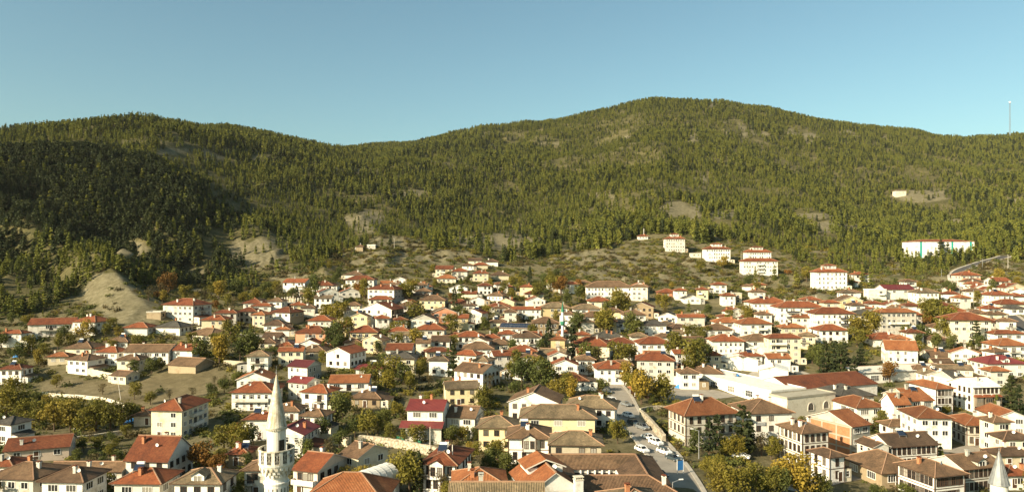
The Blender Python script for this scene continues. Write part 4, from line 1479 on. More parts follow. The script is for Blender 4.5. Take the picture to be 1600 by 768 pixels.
def name_and_label(ents):
    byl = {}
    for e in ents:
        big = e['fl'] >= 4
        e['name'], e['cat'] = ('apartment_block', 'building') if big else ('house', 'house')
        if 'shop' in e['own']:
            e['name'], e['cat'] = 'shop_building', 'shop'
        for k in ('school', 'warehouse', 'barn', 'mosque', 'cabin', 'shrine'):
            if k in e['own'].split():
                e['name'], e['cat'] = {'mosque': ('mosque_hall', 'mosque')}.get(k, (k, k))
        if not e['own'] and e['fl'] == 1 and e['W'] < 8.5:
            e['name'], e['cat'] = 'cottage', 'house'
        e['group'] = None
        if e['own']:
            e['label'] = e['own']
            continue
        place = min(ANCH, key=lambda a: math.hypot(a[0] - e['x'], (a[1] - e['y']) * 1.6))[2]
        st = {1: 'single-storey', 2: 'two-storey', 3: 'three-storey', 4: 'four-storey'}[e['fl']]
        extra = ' and balcony' if e.get('bal') else (' and lean-to' if e.get('ext') else '')
        roof = ('flat roof' if e['kind'] == 'l' else '%s %s roof' % (FORMN[e['kind']], ROOFN[e['roof']]))
        e['label'] = '%s %s %s with %s%s %s' % (WALLN[e['wall']], st, 'block' if big else ('cottage' if e['name'] == 'cottage' else 'house'), roof, extra, place)
        if len(e['label'].replace('-', ' ').split()) > 14 and extra:
            e['label'] = e['label'].replace(extra, '', 1)
        byl.setdefault(e['label'], []).append(e)
    for lab, es in byl.items():
        if len(es) == 2:
            es.sort(key=lambda e: e['W'])
            es[0]['label'], es[1]['label'] = 'narrower ' + lab, 'wider ' + lab
        elif len(es) == 3:
            es.sort(key=lambda e: e['ze'])
            for e, s in zip(es, ('lowest-standing ', 'middle ', 'highest-standing ')):
                e['label'] = s + lab
        elif len(es) > 3:
            for e in es:
                e['group'] = 'alike houses ' + lab.split('roof', 1)[-1].strip()

def fill_gaps(ents):
    """more small houses where the town stands close between the ones picked out above"""
    rng = random.Random(21)
    add, tries = [], 0
    while len(add) < 120 and tries < 12000:
        tries += 1
        px, py = rng.uniform(395, 1600), rng.uniform(440, 585)
        if px < 700 and py > 560 or (985 < px < 1150 and 455 < py < 492) or (1260 < px < 1395 and 535 < py < 600) or (1085 < px < 1420 and py > 560) or (820 < px < 985 and py < 436):
            continue
        if py < np.interp(px, FB_X, FB_Y) + 22 or (1205 < px < 1300 and py < 466) or (860 < px < 990 and 440 < py < 480):
            continue
        fl = rng.choice([1, 1, 2, 2])
        e = dict(x=px, y=py, w=0, fl=fl, kind=rng.choice('hhhhgf'), yaw=R(rng.choice([-22, -12, -5, 0, 0, 6, 14])), roof=rng.choice('rrrqbbbo'), wall=rng.choice('wwwwwcy'), own='', fh=2.8)
        X, Y, z = cast(px, py, fl * 2.8 + 0.4)
        e['d'], e['ze'], e['front'] = Y, z, (X, Y)
        e['W'], e['D'] = rng.uniform(5.8, 9.6), rng.uniform(5.5, 8)
        n = (math.sin(e['yaw']), -math.cos(e['yaw']))
        e['c'] = (X - n[0] * e['D'] / 2, Y - n[1] * e['D'] / 2)
        e['fp'] = corners(*e['c'], e['W'], e['D'], e['yaw'])
        if any(abs(o['c'][0] - e['c'][0]) + abs(o['c'][1] - e['c'][1]) < 60 and obb_hit(e['fp'], o['fp'], 0.9) for o in ents + add):
            continue
        add.append(e)
    print('FILL', len(add), tries)
    ents += add
    ents.sort(key=lambda e: e['d'])

ENTS = town_entries()
settle(ENTS)
fill_gaps(ENTS)
def extensions(ents):
    rng = random.Random(77)
    taken = []
    for e in ents:
        if e['fl'] >= 2 and not e['own'] and 'bal' not in e and rng.random() < 0.28:
            e['bal'], e['bw'], e['bx'] = 'f%d' % e['fl'], rng.choice([0.3, 0.4, 0.6]), rng.choice([-0.2, 0, 0.2])
            e['bm'] = rng.choice(['white_plaster', 'rail', 'rail', 'pale_stone'])
        if e['kind'] == 'l' or (e['own'] and e['d'] < 250) or rng.random() > 0.5:
            continue
        sg, ew, el = rng.choice([-1, 1, 1]), rng.uniform(2.0, 3.8), e['D'] * rng.uniform(0.5, 0.9)
        ey = -e['D'] / 2 + el / 2 + rng.uniform(0, 0.6)
        c, s = math.cos(e['yaw']), math.sin(e['yaw'])
        lx_ = sg * (e['W'] / 2 + ew / 2 + 0.2)
        cx, cy = e['c'][0] + c * lx_ - s * ey, e['c'][1] + s * lx_ + c * ey
        fp = corners(cx, cy, ew, el, e['yaw'])
        if any(o is not e and abs(o['c'][0] - cx) + abs(o['c'][1] - cy) < 60 and obb_hit(fp, o['fp'], 0.2) for o in ents) or any(obb_hit(fp, q, 0.2) for q in taken):
            continue
        taken.append(fp)
        e['ext'] = (sg, ew, el, ey)
        e['wall2'] = rng.choice([e['wall'], e['wall'], 'g', 'c', 's'])
        e['roof2'] = rng.choice([e['roof'], 'b', 'o', 'r', 'k']) if e['roof'] != 'S' else 'b'
        HOUSES.append((cx, cy, ew, el, e['yaw']))
extensions(ENTS)
name_and_label(ENTS)
HOBJ = {}
for e in ENTS:
    o = build_house(e)
    HOBJ[(int(e['x']), int(e['y']))] = (o, e)
    HOUSES.append((e['c'][0], e['c'][1], e['W'], e['D'], e['yaw']))
    if e['y'] < 450:
        for f in (0.0, 1.0):
            FOREST_CLEAR.append((e['c'][0] * (1 - 0.045 * f), e['c'][1] * (1 - 0.045 * f), max(e['W'], e['D']) * 0.75 + 2))
print('HOUSES', len(ENTS), 'W', [round(e['W'], 1) for e in ENTS[::9]], 'd', [round(e['d']) for e in ENTS[::9]])
# ------------------------------------------------------------------ minarets
def pix(px, d, py=None):
    return ((px - 800) / F * d, d, CAMZ - ((py or HZ) - HZ) / F * d)

m_, nt_, b_ = new_mat('stained_stone', 0.9, 0.1)
tc_ = N(nt_, 'ShaderNodeTexCoord')
mp_ = N(nt_, 'ShaderNodeMapping')
mp_.inputs['Scale'].default_value = (1.6, 1.6, 0.28)
nt_.links.new(tc_.outputs['Object'], mp_.inputs[0])
f1_, f2_ = noise(nt_, mp_.outputs[0], 1.1, 6, 0.7), noise(nt_, tc_.outputs['Object'], 3.0, 5, 0.7)
c_ = ramp(nt_, f1_, [(0.30, (0.24, 0.20, 0.13)), (0.45, (0.50, 0.44, 0.33)), (0.58, (0.68, 0.63, 0.53)), (0.8, (0.76, 0.72, 0.64))]).outputs[0]
c_ = mixc(nt_, 1.0, c_, ramp(nt_, f2_, [(0.35, (0.72, 0.68, 0.6)), (0.6, (1, 1, 1))]).outputs[0], 'MULTIPLY')
nt_.links.new(c_, b_.inputs['Base Color'])
bump(nt_, f2_, b_, 0.3, 0.05)
plain('green_paint', (0.04, 0.20, 0.12), 0.5, 0.15)
plain('teal_paint', (0.02, 0.30, 0.24), 0.6, 0.1)
plain('lattice_dark', (0.05, 0.042, 0.03), 0.9, 0.3, 6)

def rotz(b, a):
    c, s = math.cos(a), math.sin(a)
    b.V = [(x * c - y * s, x * s + y * c, z) for x, y, z in b.V]

def stone_minaret():
    x, y, _ = pix(432, 80)
    z0 = gz(x, y) - 0.5
    t = thing('stone_minaret', 'tall white stone minaret with stained conical cap and latticed balcony', 'minaret', (x, y, z0))
    zz = lambda py: CAMZ - (py - HZ) / F * 80 - z0
    b = MB()
    zt, zc = zz(584), zz(665)
    prof = [(1.12, zc), (1.10, zc + 0.12)]
    for k in range(9):
        f = k / 8
        prof.append((1.02 * (1 - f) ** 0.93 + 0.03, zc + 0.12 + (zt - zc - 0.12) * f))
    prof.append((0, zt + 0.02))
    b.lathe(prof, 'stained_stone', 24)
    cap = b.build('conical_cap', t)
    b = MB()
    b.lathe([(0.03, zt), (0.10, zt + 0.12), (0.03, zt + 0.25), (0.07, zt + 0.36), (0.02, zt + 0.45), (0.02, zt + 0.9), (0, zt + 0.95)], 'lead_sheet', 8)
    b.build('finial', cap)
    b = MB()
    b.lathe([(1.0, zz(722)), (1.0, zc - 0.16), (1.09, zc - 0.1), (1.12, zc)], 'white_plaster', 28)
    for k in range(28):
        q = MB()
        q.box(-0.05, 0.05, -1.12, -1.0, zc - 0.34, zc - 0.18, 'pale_stone')
        rotz(q, 6.2832 * k / 28)
        o = len(b.V)
        b.V += q.V; b.UV += q.UV
        b.F += [tuple(i + o for i in f) for f in q.F]
        b.M += [b.mi('pale_stone')] * len(q.F)
    dr = b.build('drum', t)
    b = MB()
    b.box(-0.32, 0.32, -1.03, -0.9, zz(702), zz(684), 'lattice_dark')
    rotz(b, R(50))
    b.build('doorway', dr)
    # balcony: corbel bowl, parapet ring with stone posts and pierced panels
    zr, zf = zz(698), zz(722)
    b = MB()
    b.lathe([(1.18, zz(746)), (1.2, zz(742)), (1.35, zz(736)), (1.62, zz(729)), (1.83, zf - 0.05), (1.88, zf), (1.88, zf + 0.14), (1.0, zf + 0.14)], 'white_plaster', 28)
    rng = random.Random(4)
    for ring, (rr, pz) in enumerate(((1.66, 727), (1.48, 732), (1.33, 737))):
        for k in range(20):
            q = MB()
            h = rng.uniform(0.12, 0.26)
            q.box(-0.13, 0.13, -rr - 0.12, -rr + 0.25, zz(pz) - h, zz(pz) + 0.14, 'stained_stone' if rng.random() < 0.4 else 'white_plaster')
            rotz(q, 6.2832 * (k + 0.5 * ring) / 20)
            o = len(b.V)
            b.V += q.V; b.UV += q.UV
            b.F += [tuple(i + o for i in f) for f in q.F]
            b.M += [b.mi(q.mats[0])] * len(q.F)
    bal = b.build('balcony', t)
    b = MB()
    for (z_0, z_1, r0, r1) in ((zr - 0.14, zr, 1.78, 1.93), (zf + 0.14, zf + 0.26, 1.78, 1.90)):
        b.lathe([(r0, z_0), (r1, z_0), (r1, z_1), (r0, z_1), (r0, z_0)], 'stained_stone', 28)
    b.build('rim', bal)
    n = 14
    for k in range(n):
        a = 6.2832 * k / n + 0.12
        b = MB()
        b.box(-0.17, 0.17, -1.89, -1.78, zf + 0.1, zr - 0.1, 'white_plaster')
        rotz(b, a)
        b.build('post', bal)
        b = MB()
        w = 1.83 * math.tan(math.pi / n) - 0.15
        b.box(-w, w, -1.82, -1.78, zf + 0.1, zr - 0.1, 'lattice_dark')
        g = 4
        for i in range(g + 1):
            xx = -w + 2 * w * i / g
            b.bar((xx, -1.84, zf + 0.26), (-xx, -1.84, zr - 0.14), 0.03, 'grey_cement')
            zzz = zf + 0.26 + (zr - zf - 0.4) * i / g
            b.bar((-w, -1.85, zzz), (w, -1.85, zzz), 0.025, 'grey_cement')
        rotz(b, a + math.pi / n)
        b.build('lattice_panel', bal)
    for a in (R(62), R(-118)):
        b = MB()
        b.lathe([(0.05, -0.3), (0.07, -0.1), (0.22, 0.12), (0.24, 0.14), (0.2, 0.13), (0.05, -0.05)], 'steel', 12)
        b.V = [(px_, -1.95 - pz_, (zr + zf) / 2 + py_ + 0.3) for px_, py_, pz_ in b.V]
        rotz(b, a)
        b.build('loudspeaker', t)
    b = MB()
    b.lathe([(1.28, zz(768) - 7), (1.28, zz(753)), (1.36, zz(752)), (1.36, zz(750)), (1.2, zz(749)), (1.18, zz(745))], 'white_plaster', 28)
    b.lathe([(1.9, 0), (1.9, zz(768) - 9), (1.28, zz(768) - 7)], 'white_plaster', 12)
    for k in range(18):
        q = MB()
        q.box(-0.05, 0.05, -1.29, -1.2, zz(768) - 6, zz(758), 'lattice_dark')
        rotz(q, 6.2832 * k / 18)
        o = len(b.V)
        b.V += q.V; b.UV += q.UV
        b.F += [tuple(i + o for i in f) for f in q.F]
        b.M += [b.mi('lattice_dark')] * len(q.F)
    b.build('shaft', t)
stone_minaret()

def plain_minaret(px, d, top, cone, bal, r, label, name, capm, shaftm='white_plaster', balm=None):
    x, y, _ = pix(px, d)
    z0 = gz(x, y) - 0.4
    zz = lambda py: CAMZ - (py - HZ) / F * d - z0
    t = thing(name, label, 'minaret', (x, y, z0))
    b = MB()
    b.lathe([(r * 1.25, zz(cone)), (r * 1.2, zz(cone) + 0.1), (r * 0.6, (zz(cone) + zz(top)) / 2), (0, zz(top))], capm, 16)
    c = b.build('conical_cap', t)
    b = MB()
    for k in range(16):
        a = 6.2832 * k / 16
        b.bar((r * 1.2 * math.cos(a), r * 1.2 * math.sin(a), zz(cone) + 0.08), (0.03 * math.cos(a), 0.03 * math.sin(a), zz(top) - 0.05), 0.045, capm)
    b.build('seam', c)
    b = MB()
    b.lathe([(0.02, zz(top) - 0.02), (0.06, zz(top) + 0.12), (0.02, zz(top) + 0.25), (0, zz(top) + 0.7)], 'lead_sheet', 8)
    b.build('finial', c)
    b = MB()
    b.lathe([(r * 1.15, 0), (r * 1.1, zz(cone) * 0.35), (r, zz(cone) * 0.36), (r, zz(cone))], shaftm, 18)
    b.build('shaft', t)
    if bal:
        b = MB()
        b.lathe([(r, zz(bal) - 0.9), (r * 1.7, zz(bal) - 0.2), (r * 1.8, zz(bal)), (r * 1.8, zz(bal) + 1.1), (r * 1.65, zz(bal) + 1.1), (r * 1.65, zz(bal)), (r, zz(bal))], balm or shaftm, 18)
        b.build('balcony', t)
plain_minaret(1561, 92, 703, 755, None, 0.98, 'white minaret with lead-covered conical cap rising in front of the shop terrace', 'lead_capped_minaret', 'lead_sheet')
gx, gy, _ = cast(879, 541)
plain_minaret(879, gy, 471, 487, 505, 0.62, 'slender pale minaret with green cap and green balcony beside the mosque hall', 'green_capped_minaret', 'green_paint', 'white_screed', 'green_paint')
sx_, sy_, _ = cast(1006, 371)
plain_minaret(1006, sy_ + 3, 353, 357, None, 0.5, 'slender tower beside the small white hilltop shrine', 'slender_tower', 'grey_tiles', 'grey_cement')

plain('mast_grey', (0.16, 0.17, 0.18), 0.7)
def radio_mast():
    x, y, _ = pix(1578, 2085)
    z0 = gz(x, y) - 1
    top = CAMZ + (HZ - 160) / F * y - z0
    t = thing('radio_mast', 'thin lattice radio mast standing on the wooded ridge', 'mast', (x, y, z0))
    b = MB()
    w = lambda z: 1.2 - 0.5 * z / top
    n = 14
    for k in range(n):
        za, zb = top * k / n, top * (k + 1) / n
        cs = [(1, 1), (1, -1), (-1, -1), (-1, 1)]
        for i in range(4):
            p, q = cs[i], cs[(i + 1) % 4]
            b.bar((p[0] * w(za), p[1] * w(za), za), (p[0] * w(zb), p[1] * w(zb), zb), 0.3, 'mast_grey')
            b.bar((p[0] * w(za), p[1] * w(za), za), (q[0] * w(zb), q[1] * w(zb), zb), 0.16, 'mast_grey')
    b.build('lattice', t)
    b = MB()
    b.lathe([(0, top - 1.5), (2.2, top - 1.0), (2.4, top + 2.5), (0, top + 3)], 'white_paint', 12)
    b.build('antenna_drum', t)
radio_mast()

# ------------------------------------------------------------------ inn round a courtyard
def courtyard_inn():
    cx, cy, W, D, wd, h = 17.0, 148.0, 26.0, 23.0, 8.0, 4.2
    z0 = min(gz(*p) for p in corners(cx, cy, W, D, 0)) - 0.3
    H = CAMZ - (767 - HZ) / F * 137 - z0
    t = thing('courtyard_inn', 'brown-roofed inn built round a small courtyard beside the street of cars', 'inn', (cx, cy, z0))
    HOUSES.append((cx, cy, W, D, 0))
    rise = 2.0
    b = MB()
    a, d = W / 2, D / 2
    for x0, x1, y0, y1 in ((-a, a, -d, -d + 0.4), (-a, a, d - 0.4, d), (-a, -a + 0.4, -d + 0.4, d - 0.4), (a - 0.4, a, -d + 0.4, d - 0.4),
                           (-a + wd, a - wd, -d + wd - 0.3, -d + wd), (-a + wd, a - wd, d - wd, d - wd + 0.3), (-a + wd - 0.3, -a + wd, -d + wd, d - wd), (a - wd, a - wd + 0.3, -d + wd, d - wd)):
        b.box(x0, x1, y0, y1, 0, H, 'white_plaster')
    b.build('wall', t)
    o, m = 0.6, wd / 2
    O = [(-a - o, -d - o), (a + o, -d - o), (a + o, d + o), (-a - o, d + o)]
    I = [(-a + wd + o, -d + wd + o), (a - wd - o, -d + wd + o), (a - wd - o, d - wd - o), (-a + wd + o, d - wd - o)]
    Rg = [(-a + m, -d + m), (a - m, -d + m), (a - m, d - m), (-a + m, d - m)]
    for k in range(4):
        j = (k + 1) % 4
        b = MB()
        b.slope([(*O[k], H + 0.16), (*O[j], H + 0.16), (*Rg[j], H + rise), (*Rg[k], H + rise)], 'brown_tiles')
        b.slope([(*I[j], H + 0.16), (*I[k], H + 0.16), (*Rg[k], H + rise), (*Rg[j], H + rise)], 'brown_tiles')
        b.face([(*O[k], H), (*O[j], H), (*O[j], H + 0.16), (*O[k], H + 0.16)], 'brown_wood')
        b.face([(*I[j], H), (*I[k], H), (*I[k], H + 0.16), (*I[j], H + 0.16)], 'brown_wood')
        b.face([(*O[k], H), (*I[k], H), (*I[j], H), (*O[j], H)], 'soffit')
        b.bar((*Rg[k], H + rise + 0.03), (*Rg[j], H + rise + 0.03), 0.26, 'ridge_tile')
        b.bar((*O[k], H + 0.2), (*Rg[k], H + rise + 0.03), 0.24, 'ridge_tile')
        b.build('roof', t)
    for k in range(7):
        x = -a + wd + 0.6 + (W - 2 * wd - 1.2) * k / 6
        p = MB()
        p.box(x - 0.17, x + 0.17, d - wd - o + 0.1, d - wd - o + 0.4, 0, H, 'white_paint')
        p.build('pillar', t)
    for k in range(4):
        p = MB()
        y = -d + wd + 1 + (D - 2 * wd - 2) * k / 3
        p.box(a - wd - o + 0.1, a - wd - o + 0.4, y - 0.17, y + 0.17, 0, H, 'white_paint')
        p.build('pillar', t)
    for k in range(6):
        w = part('window', WIN['brown'][0], t, (-a + wd + 1.4 + k * 1.45, d - wd, H - 1.5), 0)
        part('pane', WIN['brown'][1], w)
        part('window', WIN['brown'][2], t, (-a + 2.5 + k * 4.2, -d, H - 1.6), 0)
    part('chimney', CHIM['white'], t, (a - 1.5, -d + 1.6, H + 1.2), 0)
courtyard_inn()

# chimney and raised roof of the orange-roofed house before the inn
o_, e_ = HOBJ[(868, 782)]
b = MB()
Wd, Dd, Hh = e_['W'], e_['D'], e_['ze'] - o_.location.z
uw, ul, uz = Wd * 0.42, Dd * 0.42, e_['rise'] * 0.62
for s in (-1, 1):
    q = [(s * uw, -Dd * 0.06, uz + 0.5), (s * uw, Dd * 0.42, uz + 0.5), (0, Dd * 0.42, e_['rise'] + 0.85), (0, -Dd * 0.06, e_['rise'] + 0.85)]
    b.slope(q if s > 0 else [q[1], q[0], q[3], q[2]], 'orange_tiles')
    b.face([(p[0], p[1], p[2] - 0.2) for p in reversed(q)], 'soffit')
    b.face([(q[0][0], q[0][1], q[0][2] - 0.25), (q[3][0], q[3][1], q[3][2] - 0.25), q[3], q[0]], 'pale_trim')
b.box(-uw + 0.6, uw - 0.6, -Dd * 0.03, Dd * 0.40, uz - 0.6, uz + 0.45, 'white_plaster')
b.build('raised_roof', o_, loc=(0, 0, Hh))
b = MB()
b.box(-0.75, 0.75, -0.5, 0.5, -5, 2.7, 'white_plaster')
b.box(-0.85, 0.85, -0.6, 0.6, 2.7, 2.85, 'pale_stone')
for x in (-0.6, -0.2, 0.2, 0.6):
    b.box(x - 0.07, x + 0.07, -0.45, 0.45, 2.85, 3.2, 'pale_stone')
b.box(-0.85, 0.85, -0.6, 0.6, 3.2, 3.32, 'pale_stone')
b.build('chimney', o_, loc=(Wd * 0.5 - 0.6, -Dd / 2 - 0.55, Hh - 0.9))
# lower roof tier of the maroon-roofed house
o_, e_ = HOBJ[(664, 640)]
Wd, Dd, Hh = e_['W'], e_['D'], e_['ze'] - o_.location.z
b = MB()
b.slope([(-Wd / 2 - 1.6, -Dd / 2 - 2.8, Hh - 4.2), (Wd / 2 + 0.4, -Dd / 2 - 2.8, Hh - 4.2), (Wd / 2 + 0.4, -Dd / 2, Hh - 2.9), (-Wd / 2 - 1.6, -Dd / 2, Hh - 2.9)], 'maroon_sheet')
b.face([(-Wd / 2 - 1.6, -Dd / 2, Hh - 3.0), (Wd / 2 + 0.4, -Dd / 2, Hh - 3.0), (Wd / 2 + 0.4, -Dd / 2 - 2.8, Hh - 4.32), (-Wd / 2 - 1.6, -Dd / 2 - 2.8, Hh - 4.32)], 'soffit')
b.build('lower_roof', o_)
b = MB()
b.box(-Wd / 2, Wd / 2, -Dd / 2 - 2.0, -Dd / 2 - 0.01, 0, Hh - 4.0, 'white_plaster')
b.build('porch', o_)
# closed timber bays of the white street building, and signs on two fronts
o_, e_ = HOBJ[(1541, 604)]
for k in (-0.32, 0.02, 0.36):
    b = MB()
    x, y, Hh = k * e_['W'], -e_['D'] / 2, e_['ze'] - o_.location.z
    b.box(x - 1.3, x + 1.3, y - 1.1, y, Hh - 6.4, Hh - 3.2, 'grey_wood')
    for s in (-0.8, 0.0, 0.8):
        b.box(x + s - 0.25, x + s + 0.25, y - 1.14, y - 1.08, Hh - 4.9, Hh - 3.7, 'glass')
    b.slope([(x - 1.6, y - 1.5, Hh - 3.2), (x + 1.6, y - 1.5, Hh - 3.2), (x + 1.3, y, Hh - 2.5), (x - 1.3, y, Hh - 2.5)], 'red_tiles')
    for s in (-1, 1):
        q = [(x + s * 1.6, y - 1.5, Hh - 3.2), (x + s * 1.6, y, Hh - 3.2), (x + s * 1.3, y, Hh - 2.5)]
        b.slope(q if s > 0 else [q[1], q[0], q[2]], 'red_tiles')
    b.build('closed_bay', o_)
plain('sign_blue', (0.10, 0.45, 0.80), 0.4, 0.05)
plain('sign_dark', (0.03, 0.05, 0.07), 0.4, 0.05)
plain('sign_orange', (0.50, 0.20, 0.02), 0.5, 0.05)
o_, e_ = HOBJ[(1205, 645)]
Wd, Dd, Hh = e_['W'], e_['D'], e_['ze'] - o_.location.z
b = MB()
b.box(-Wd / 2 - 0.06, -Wd / 2, -Dd * 0.42, -Dd * 0.30, Hh - 4.3, Hh - 2.6, 'sign_blue')
b.box(-Wd / 2 - 0.08, -Wd / 2 - 0.06, -Dd * 0.385, -Dd * 0.335, Hh - 3.7, Hh - 3.1, 'white_paint')
b.build('blue_sign', o_)
b = MB()
b.box(-Wd * 0.36, -Wd * 0.12, -Dd / 2 - 0.07, -Dd / 2, Hh - 3.3, Hh - 2.4, 'sign_dark')
for zz_ in (Hh - 2.68, Hh - 3.02):
    b.box(-Wd * 0.34, -Wd * 0.14, -Dd / 2 - 0.09, -Dd / 2 - 0.07, zz_ - 0.07, zz_ + 0.07, 'white_paint')
b.build('wall_sign', o_)
o_, e_ = HOBJ[(1345, 665)]
Wd, Dd, Hh = e_['W'], e_['D'], e_['ze'] - o_.location.z
b = MB()
b.box(-Wd / 2 + 0.1, Wd / 2 - 0.1, -Dd / 2 - 1.3, -Dd / 2, Hh - 6.3, Hh - 6.05, 'grey_cement')
b.build('canopy', o_)
b = MB()
for yy in (-Dd / 2 + 0.25, -Dd / 6, Dd / 6, Dd / 2 - 0.25):
    b.box(-Wd / 2 - 0.03, -Wd / 2 + 0.05, yy - 0.22, yy + 0.22, 0.3, Hh - 0.1, 'concrete')
for zz_ in (Hh - 0.3, Hh - 3.0, Hh - 5.8):
    b.box(-Wd / 2 - 0.02, -Wd / 2 + 0.05, -Dd / 2, Dd / 2, zz_ - 0.2, zz_ + 0.2, 'concrete')
b.build('concrete_frame', o_)
b = MB()
zs, ys_ = Hh - 7.2, -Dd / 2 - 0.12
b.box(-1.5, 1.6, ys_, -Dd / 2, zs - 0.75, zs + 0.75, 'sign_dark')
sg = b.build('shop_sign', o_)
b = MB()      # the pale script, too blurred in the picture to spell
xs_ = np.linspace(-1.25, 1.25, 26)
pts = [(x, ys_ - 0.02, zs + 0.05 + 0.26 * math.sin(9 * x + 1.2) * (1 if k % 7 else 1.6) + 0.06 * x) for k, x in enumerate(xs_)]
for p, q in zip(pts, pts[1:]):
    b.bar(p, q, 0.13, 'white_paint', (0, 1, 0))
b.bar((-1.3, ys_ - 0.02, zs - 0.5), (1.2, ys_ - 0.02, zs - 0.38), 0.08, 'sign_orange', (0, 1, 0))
b.build('script', sg)
for x, m in ((-2.6, 'sign_orange'), (2.4, 'sign_orange')):
    b = MB()
    b.box(x - 0.45, x + 0.45, ys_, -Dd / 2, zs - 0.7, zs + 0.9, m)
    b.build('shop_board', o_)

# ------------------------------------------------------------------ market, bath house with arches, sheds
def boxhall(name, label, cat, p0, p1, depth, eave_z, wall, roofm, kind='l', rise=1.5, wins=None, blank=False, ov=0.5):
    """hall whose front runs from p0 to p1 (x, y)"""
    yaw = math.atan2(p1[1] - p0[1], p1[0] - p0[0])
    W = math.hypot(p1[0] - p0[0], p1[1] - p0[1])
    n = (math.sin(yaw), -math.cos(yaw))
    cx, cy = (p0[0] + p1[0]) / 2 - n[0] * depth / 2, (p0[1] + p1[1]) / 2 - n[1] * depth / 2
    z0 = min(gz(*p) for p in corners(cx, cy, W, depth, yaw)) - 0.4
    H = eave_z - z0
    t = thing(name, label, cat, (cx, cy, z0), yaw)
    HOUSES.append((cx, cy, W, depth, yaw))
    b = MB()
    b.box(-W / 2, W / 2, -depth / 2, depth / 2, 0, H - 0.01, wall)
    b.build('wall', t)
    rb, gb, surf = roof_mesh(W, depth, kind, rise, roofm, ov, wall=wall)
    rb.build('roof', t, loc=(0, 0, H))
    for g in gb or []:
        g.build('gable', t, loc=(0, 0, H))
    for (u, z, style, face) in wins or []:
        loc, a = ((u * W, -depth / 2, H + z), 0) if face == 'f' else ((-W / 2, -u * depth, H + z), -math.pi / 2)
        w = part('window', WIN[style][0], t, loc, a)
        part('pane', WIN[style][1], w)
    return t, W, depth, H

zM = CAMZ - 45.6
tm, Wm, Dm, Hm = boxhall('market_hall', 'long low white flat-roofed market building with wide windows facing the paved yard', 'market', (69.5, 289), (87.0, 247), 15, zM, 'white_plaster', 'white_screed',
                         wins=[(u, -2.3, 'shop', 'f') for u in (-0.36, -0.16, 0.05, 0.26)])
b = MB()
b.box(-0.9, 0.9, -0.5, 0.5, 0.6, 1.5, 'steel')
b.box(1.1, 1.6, -0.3, 0.4, 0.6, 1.3, 'tarp_blue')
b.build('roof_unit', tm, loc=(-Wm * 0.15, 2, Hm))
tb_, Wb, Db, Hb = boxhall('bath_house', 'cream stone building with arched windows and flat roof behind the brown-roofed house', 'building', (86, 230), (105, 239), 7.5, CAMZ - 44.6, 'pale_stone', 'concrete')
for u in (-0.02, 0.30):
    b = MB()
    x, y, zc = u * Wb, -Db / 2, Hb - 3.4
    pts = [(x - 1.3, zc - 1.0)] + [(x + 1.3 * math.cos(math.pi - math.pi * k / 10), zc + 1.5 * math.sin(math.pi * k / 10)) for k in range(11)] + [(x + 1.3, zc - 1.0)]
    b.face([(p, y - 0.02, q) for p, q in pts], 'glass')
    for (p, q), (p2, q2) in zip(pts, pts[1:]):
        b.bar((p, y - 0.05, q), (p2, y - 0.05, q2), 0.2, 'pale_trim', (0, 1, 0))
    b.bar((x - 1.3, y - 0.05, zc - 1.0), (x + 1.3, y - 0.05, zc - 1.0), 0.2, 'pale_trim', (0, 1, 0))
    for s in (-0.45, 0.45):
        b.bar((x + s, y - 0.04, zc - 1), (x + s, y - 0.04, zc + 1.35), 0.07, 'brown_wood', (0, 1, 0))
    b.build('arched_window', tb_)
boxhall('brown_roofed_hall', 'very wide low hall with long brown tiled roof behind the arched stone building', 'hall', (98, 256), (134, 270), 20, CAMZ - 46.6, 'white_plaster', 'red_tiles', 'g', 3.0)
boxhall('white_roofed_hall', 'wide white hall with glaring white roof above the terraced shop street', 'hall', (133, 285), (176, 296), 14, CAMZ - 45.3, 'white_plaster', 'white_screed', 'g', 1.3,
        wins=[(u, -2.2, 'shop', 'f') for u in (-0.42, -0.30, -0.18)])
boxhall('metal_shed', 'larger white gabled metal shed behind the market', 'shed', (87, 306), (101, 302), 13, CAMZ - 42.6, 'white_plaster', 'white_screed', 'f', 1.9)
boxhall('metal_shed', 'smaller white gabled metal shed in front of the larger one', 'shed', (97, 288), (107, 285), 11, CAMZ - 44.4, 'white_plaster', 'white_screed', 'f', 1.5)
xs, ys, _ = cast(1476, 400)
W_ = 88 * ys / F
th_, Wh, Dh, Hh = boxhall('sports_hall', 'big white hall with green stripes and low red roof among the pines', 'hall', (xs - W_ / 2, ys + 2), (xs + W_ / 2, ys - 2), 24, CAMZ + (HZ - 377.5) / F * ys, 'white_plaster', 'red_tiles', 'h', 2.0, ov=0.3)
for u in (-0.40, 0.13, 0.44):
    b = MB()
    b.box(u * Wh - 0.8, u * Wh + 0.8, -Dh / 2 - 0.06, -Dh / 2, 0.5, Hh - 0.05, 'teal_paint')
    b.build('green_stripe', th_)
for f in np.linspace(-0.5, 0.5, 7):
    FOREST_CLEAR.append((xs + f * W_, ys + 10, 12))
    FOREST_CLEAR.append((xs + f * W_, ys - 8, 6))
# lone stone house in the clearing
lx, ly, _ = cast(1408, 307)
boxhall('stone_cottage', 'lone pale stone cottage at the edge of a forest clearing', 'house', (lx - 9, ly), (lx + 9, ly), 12, gz(lx, ly) + 10, 'pale_stone', 'old_tiles', 'h', 2.5, wins=[(-0.2, -3, 'double', 'f'), (0.2, -3, 'double', 'f')])
FOREST_CLEAR.append((lx, ly, 22))

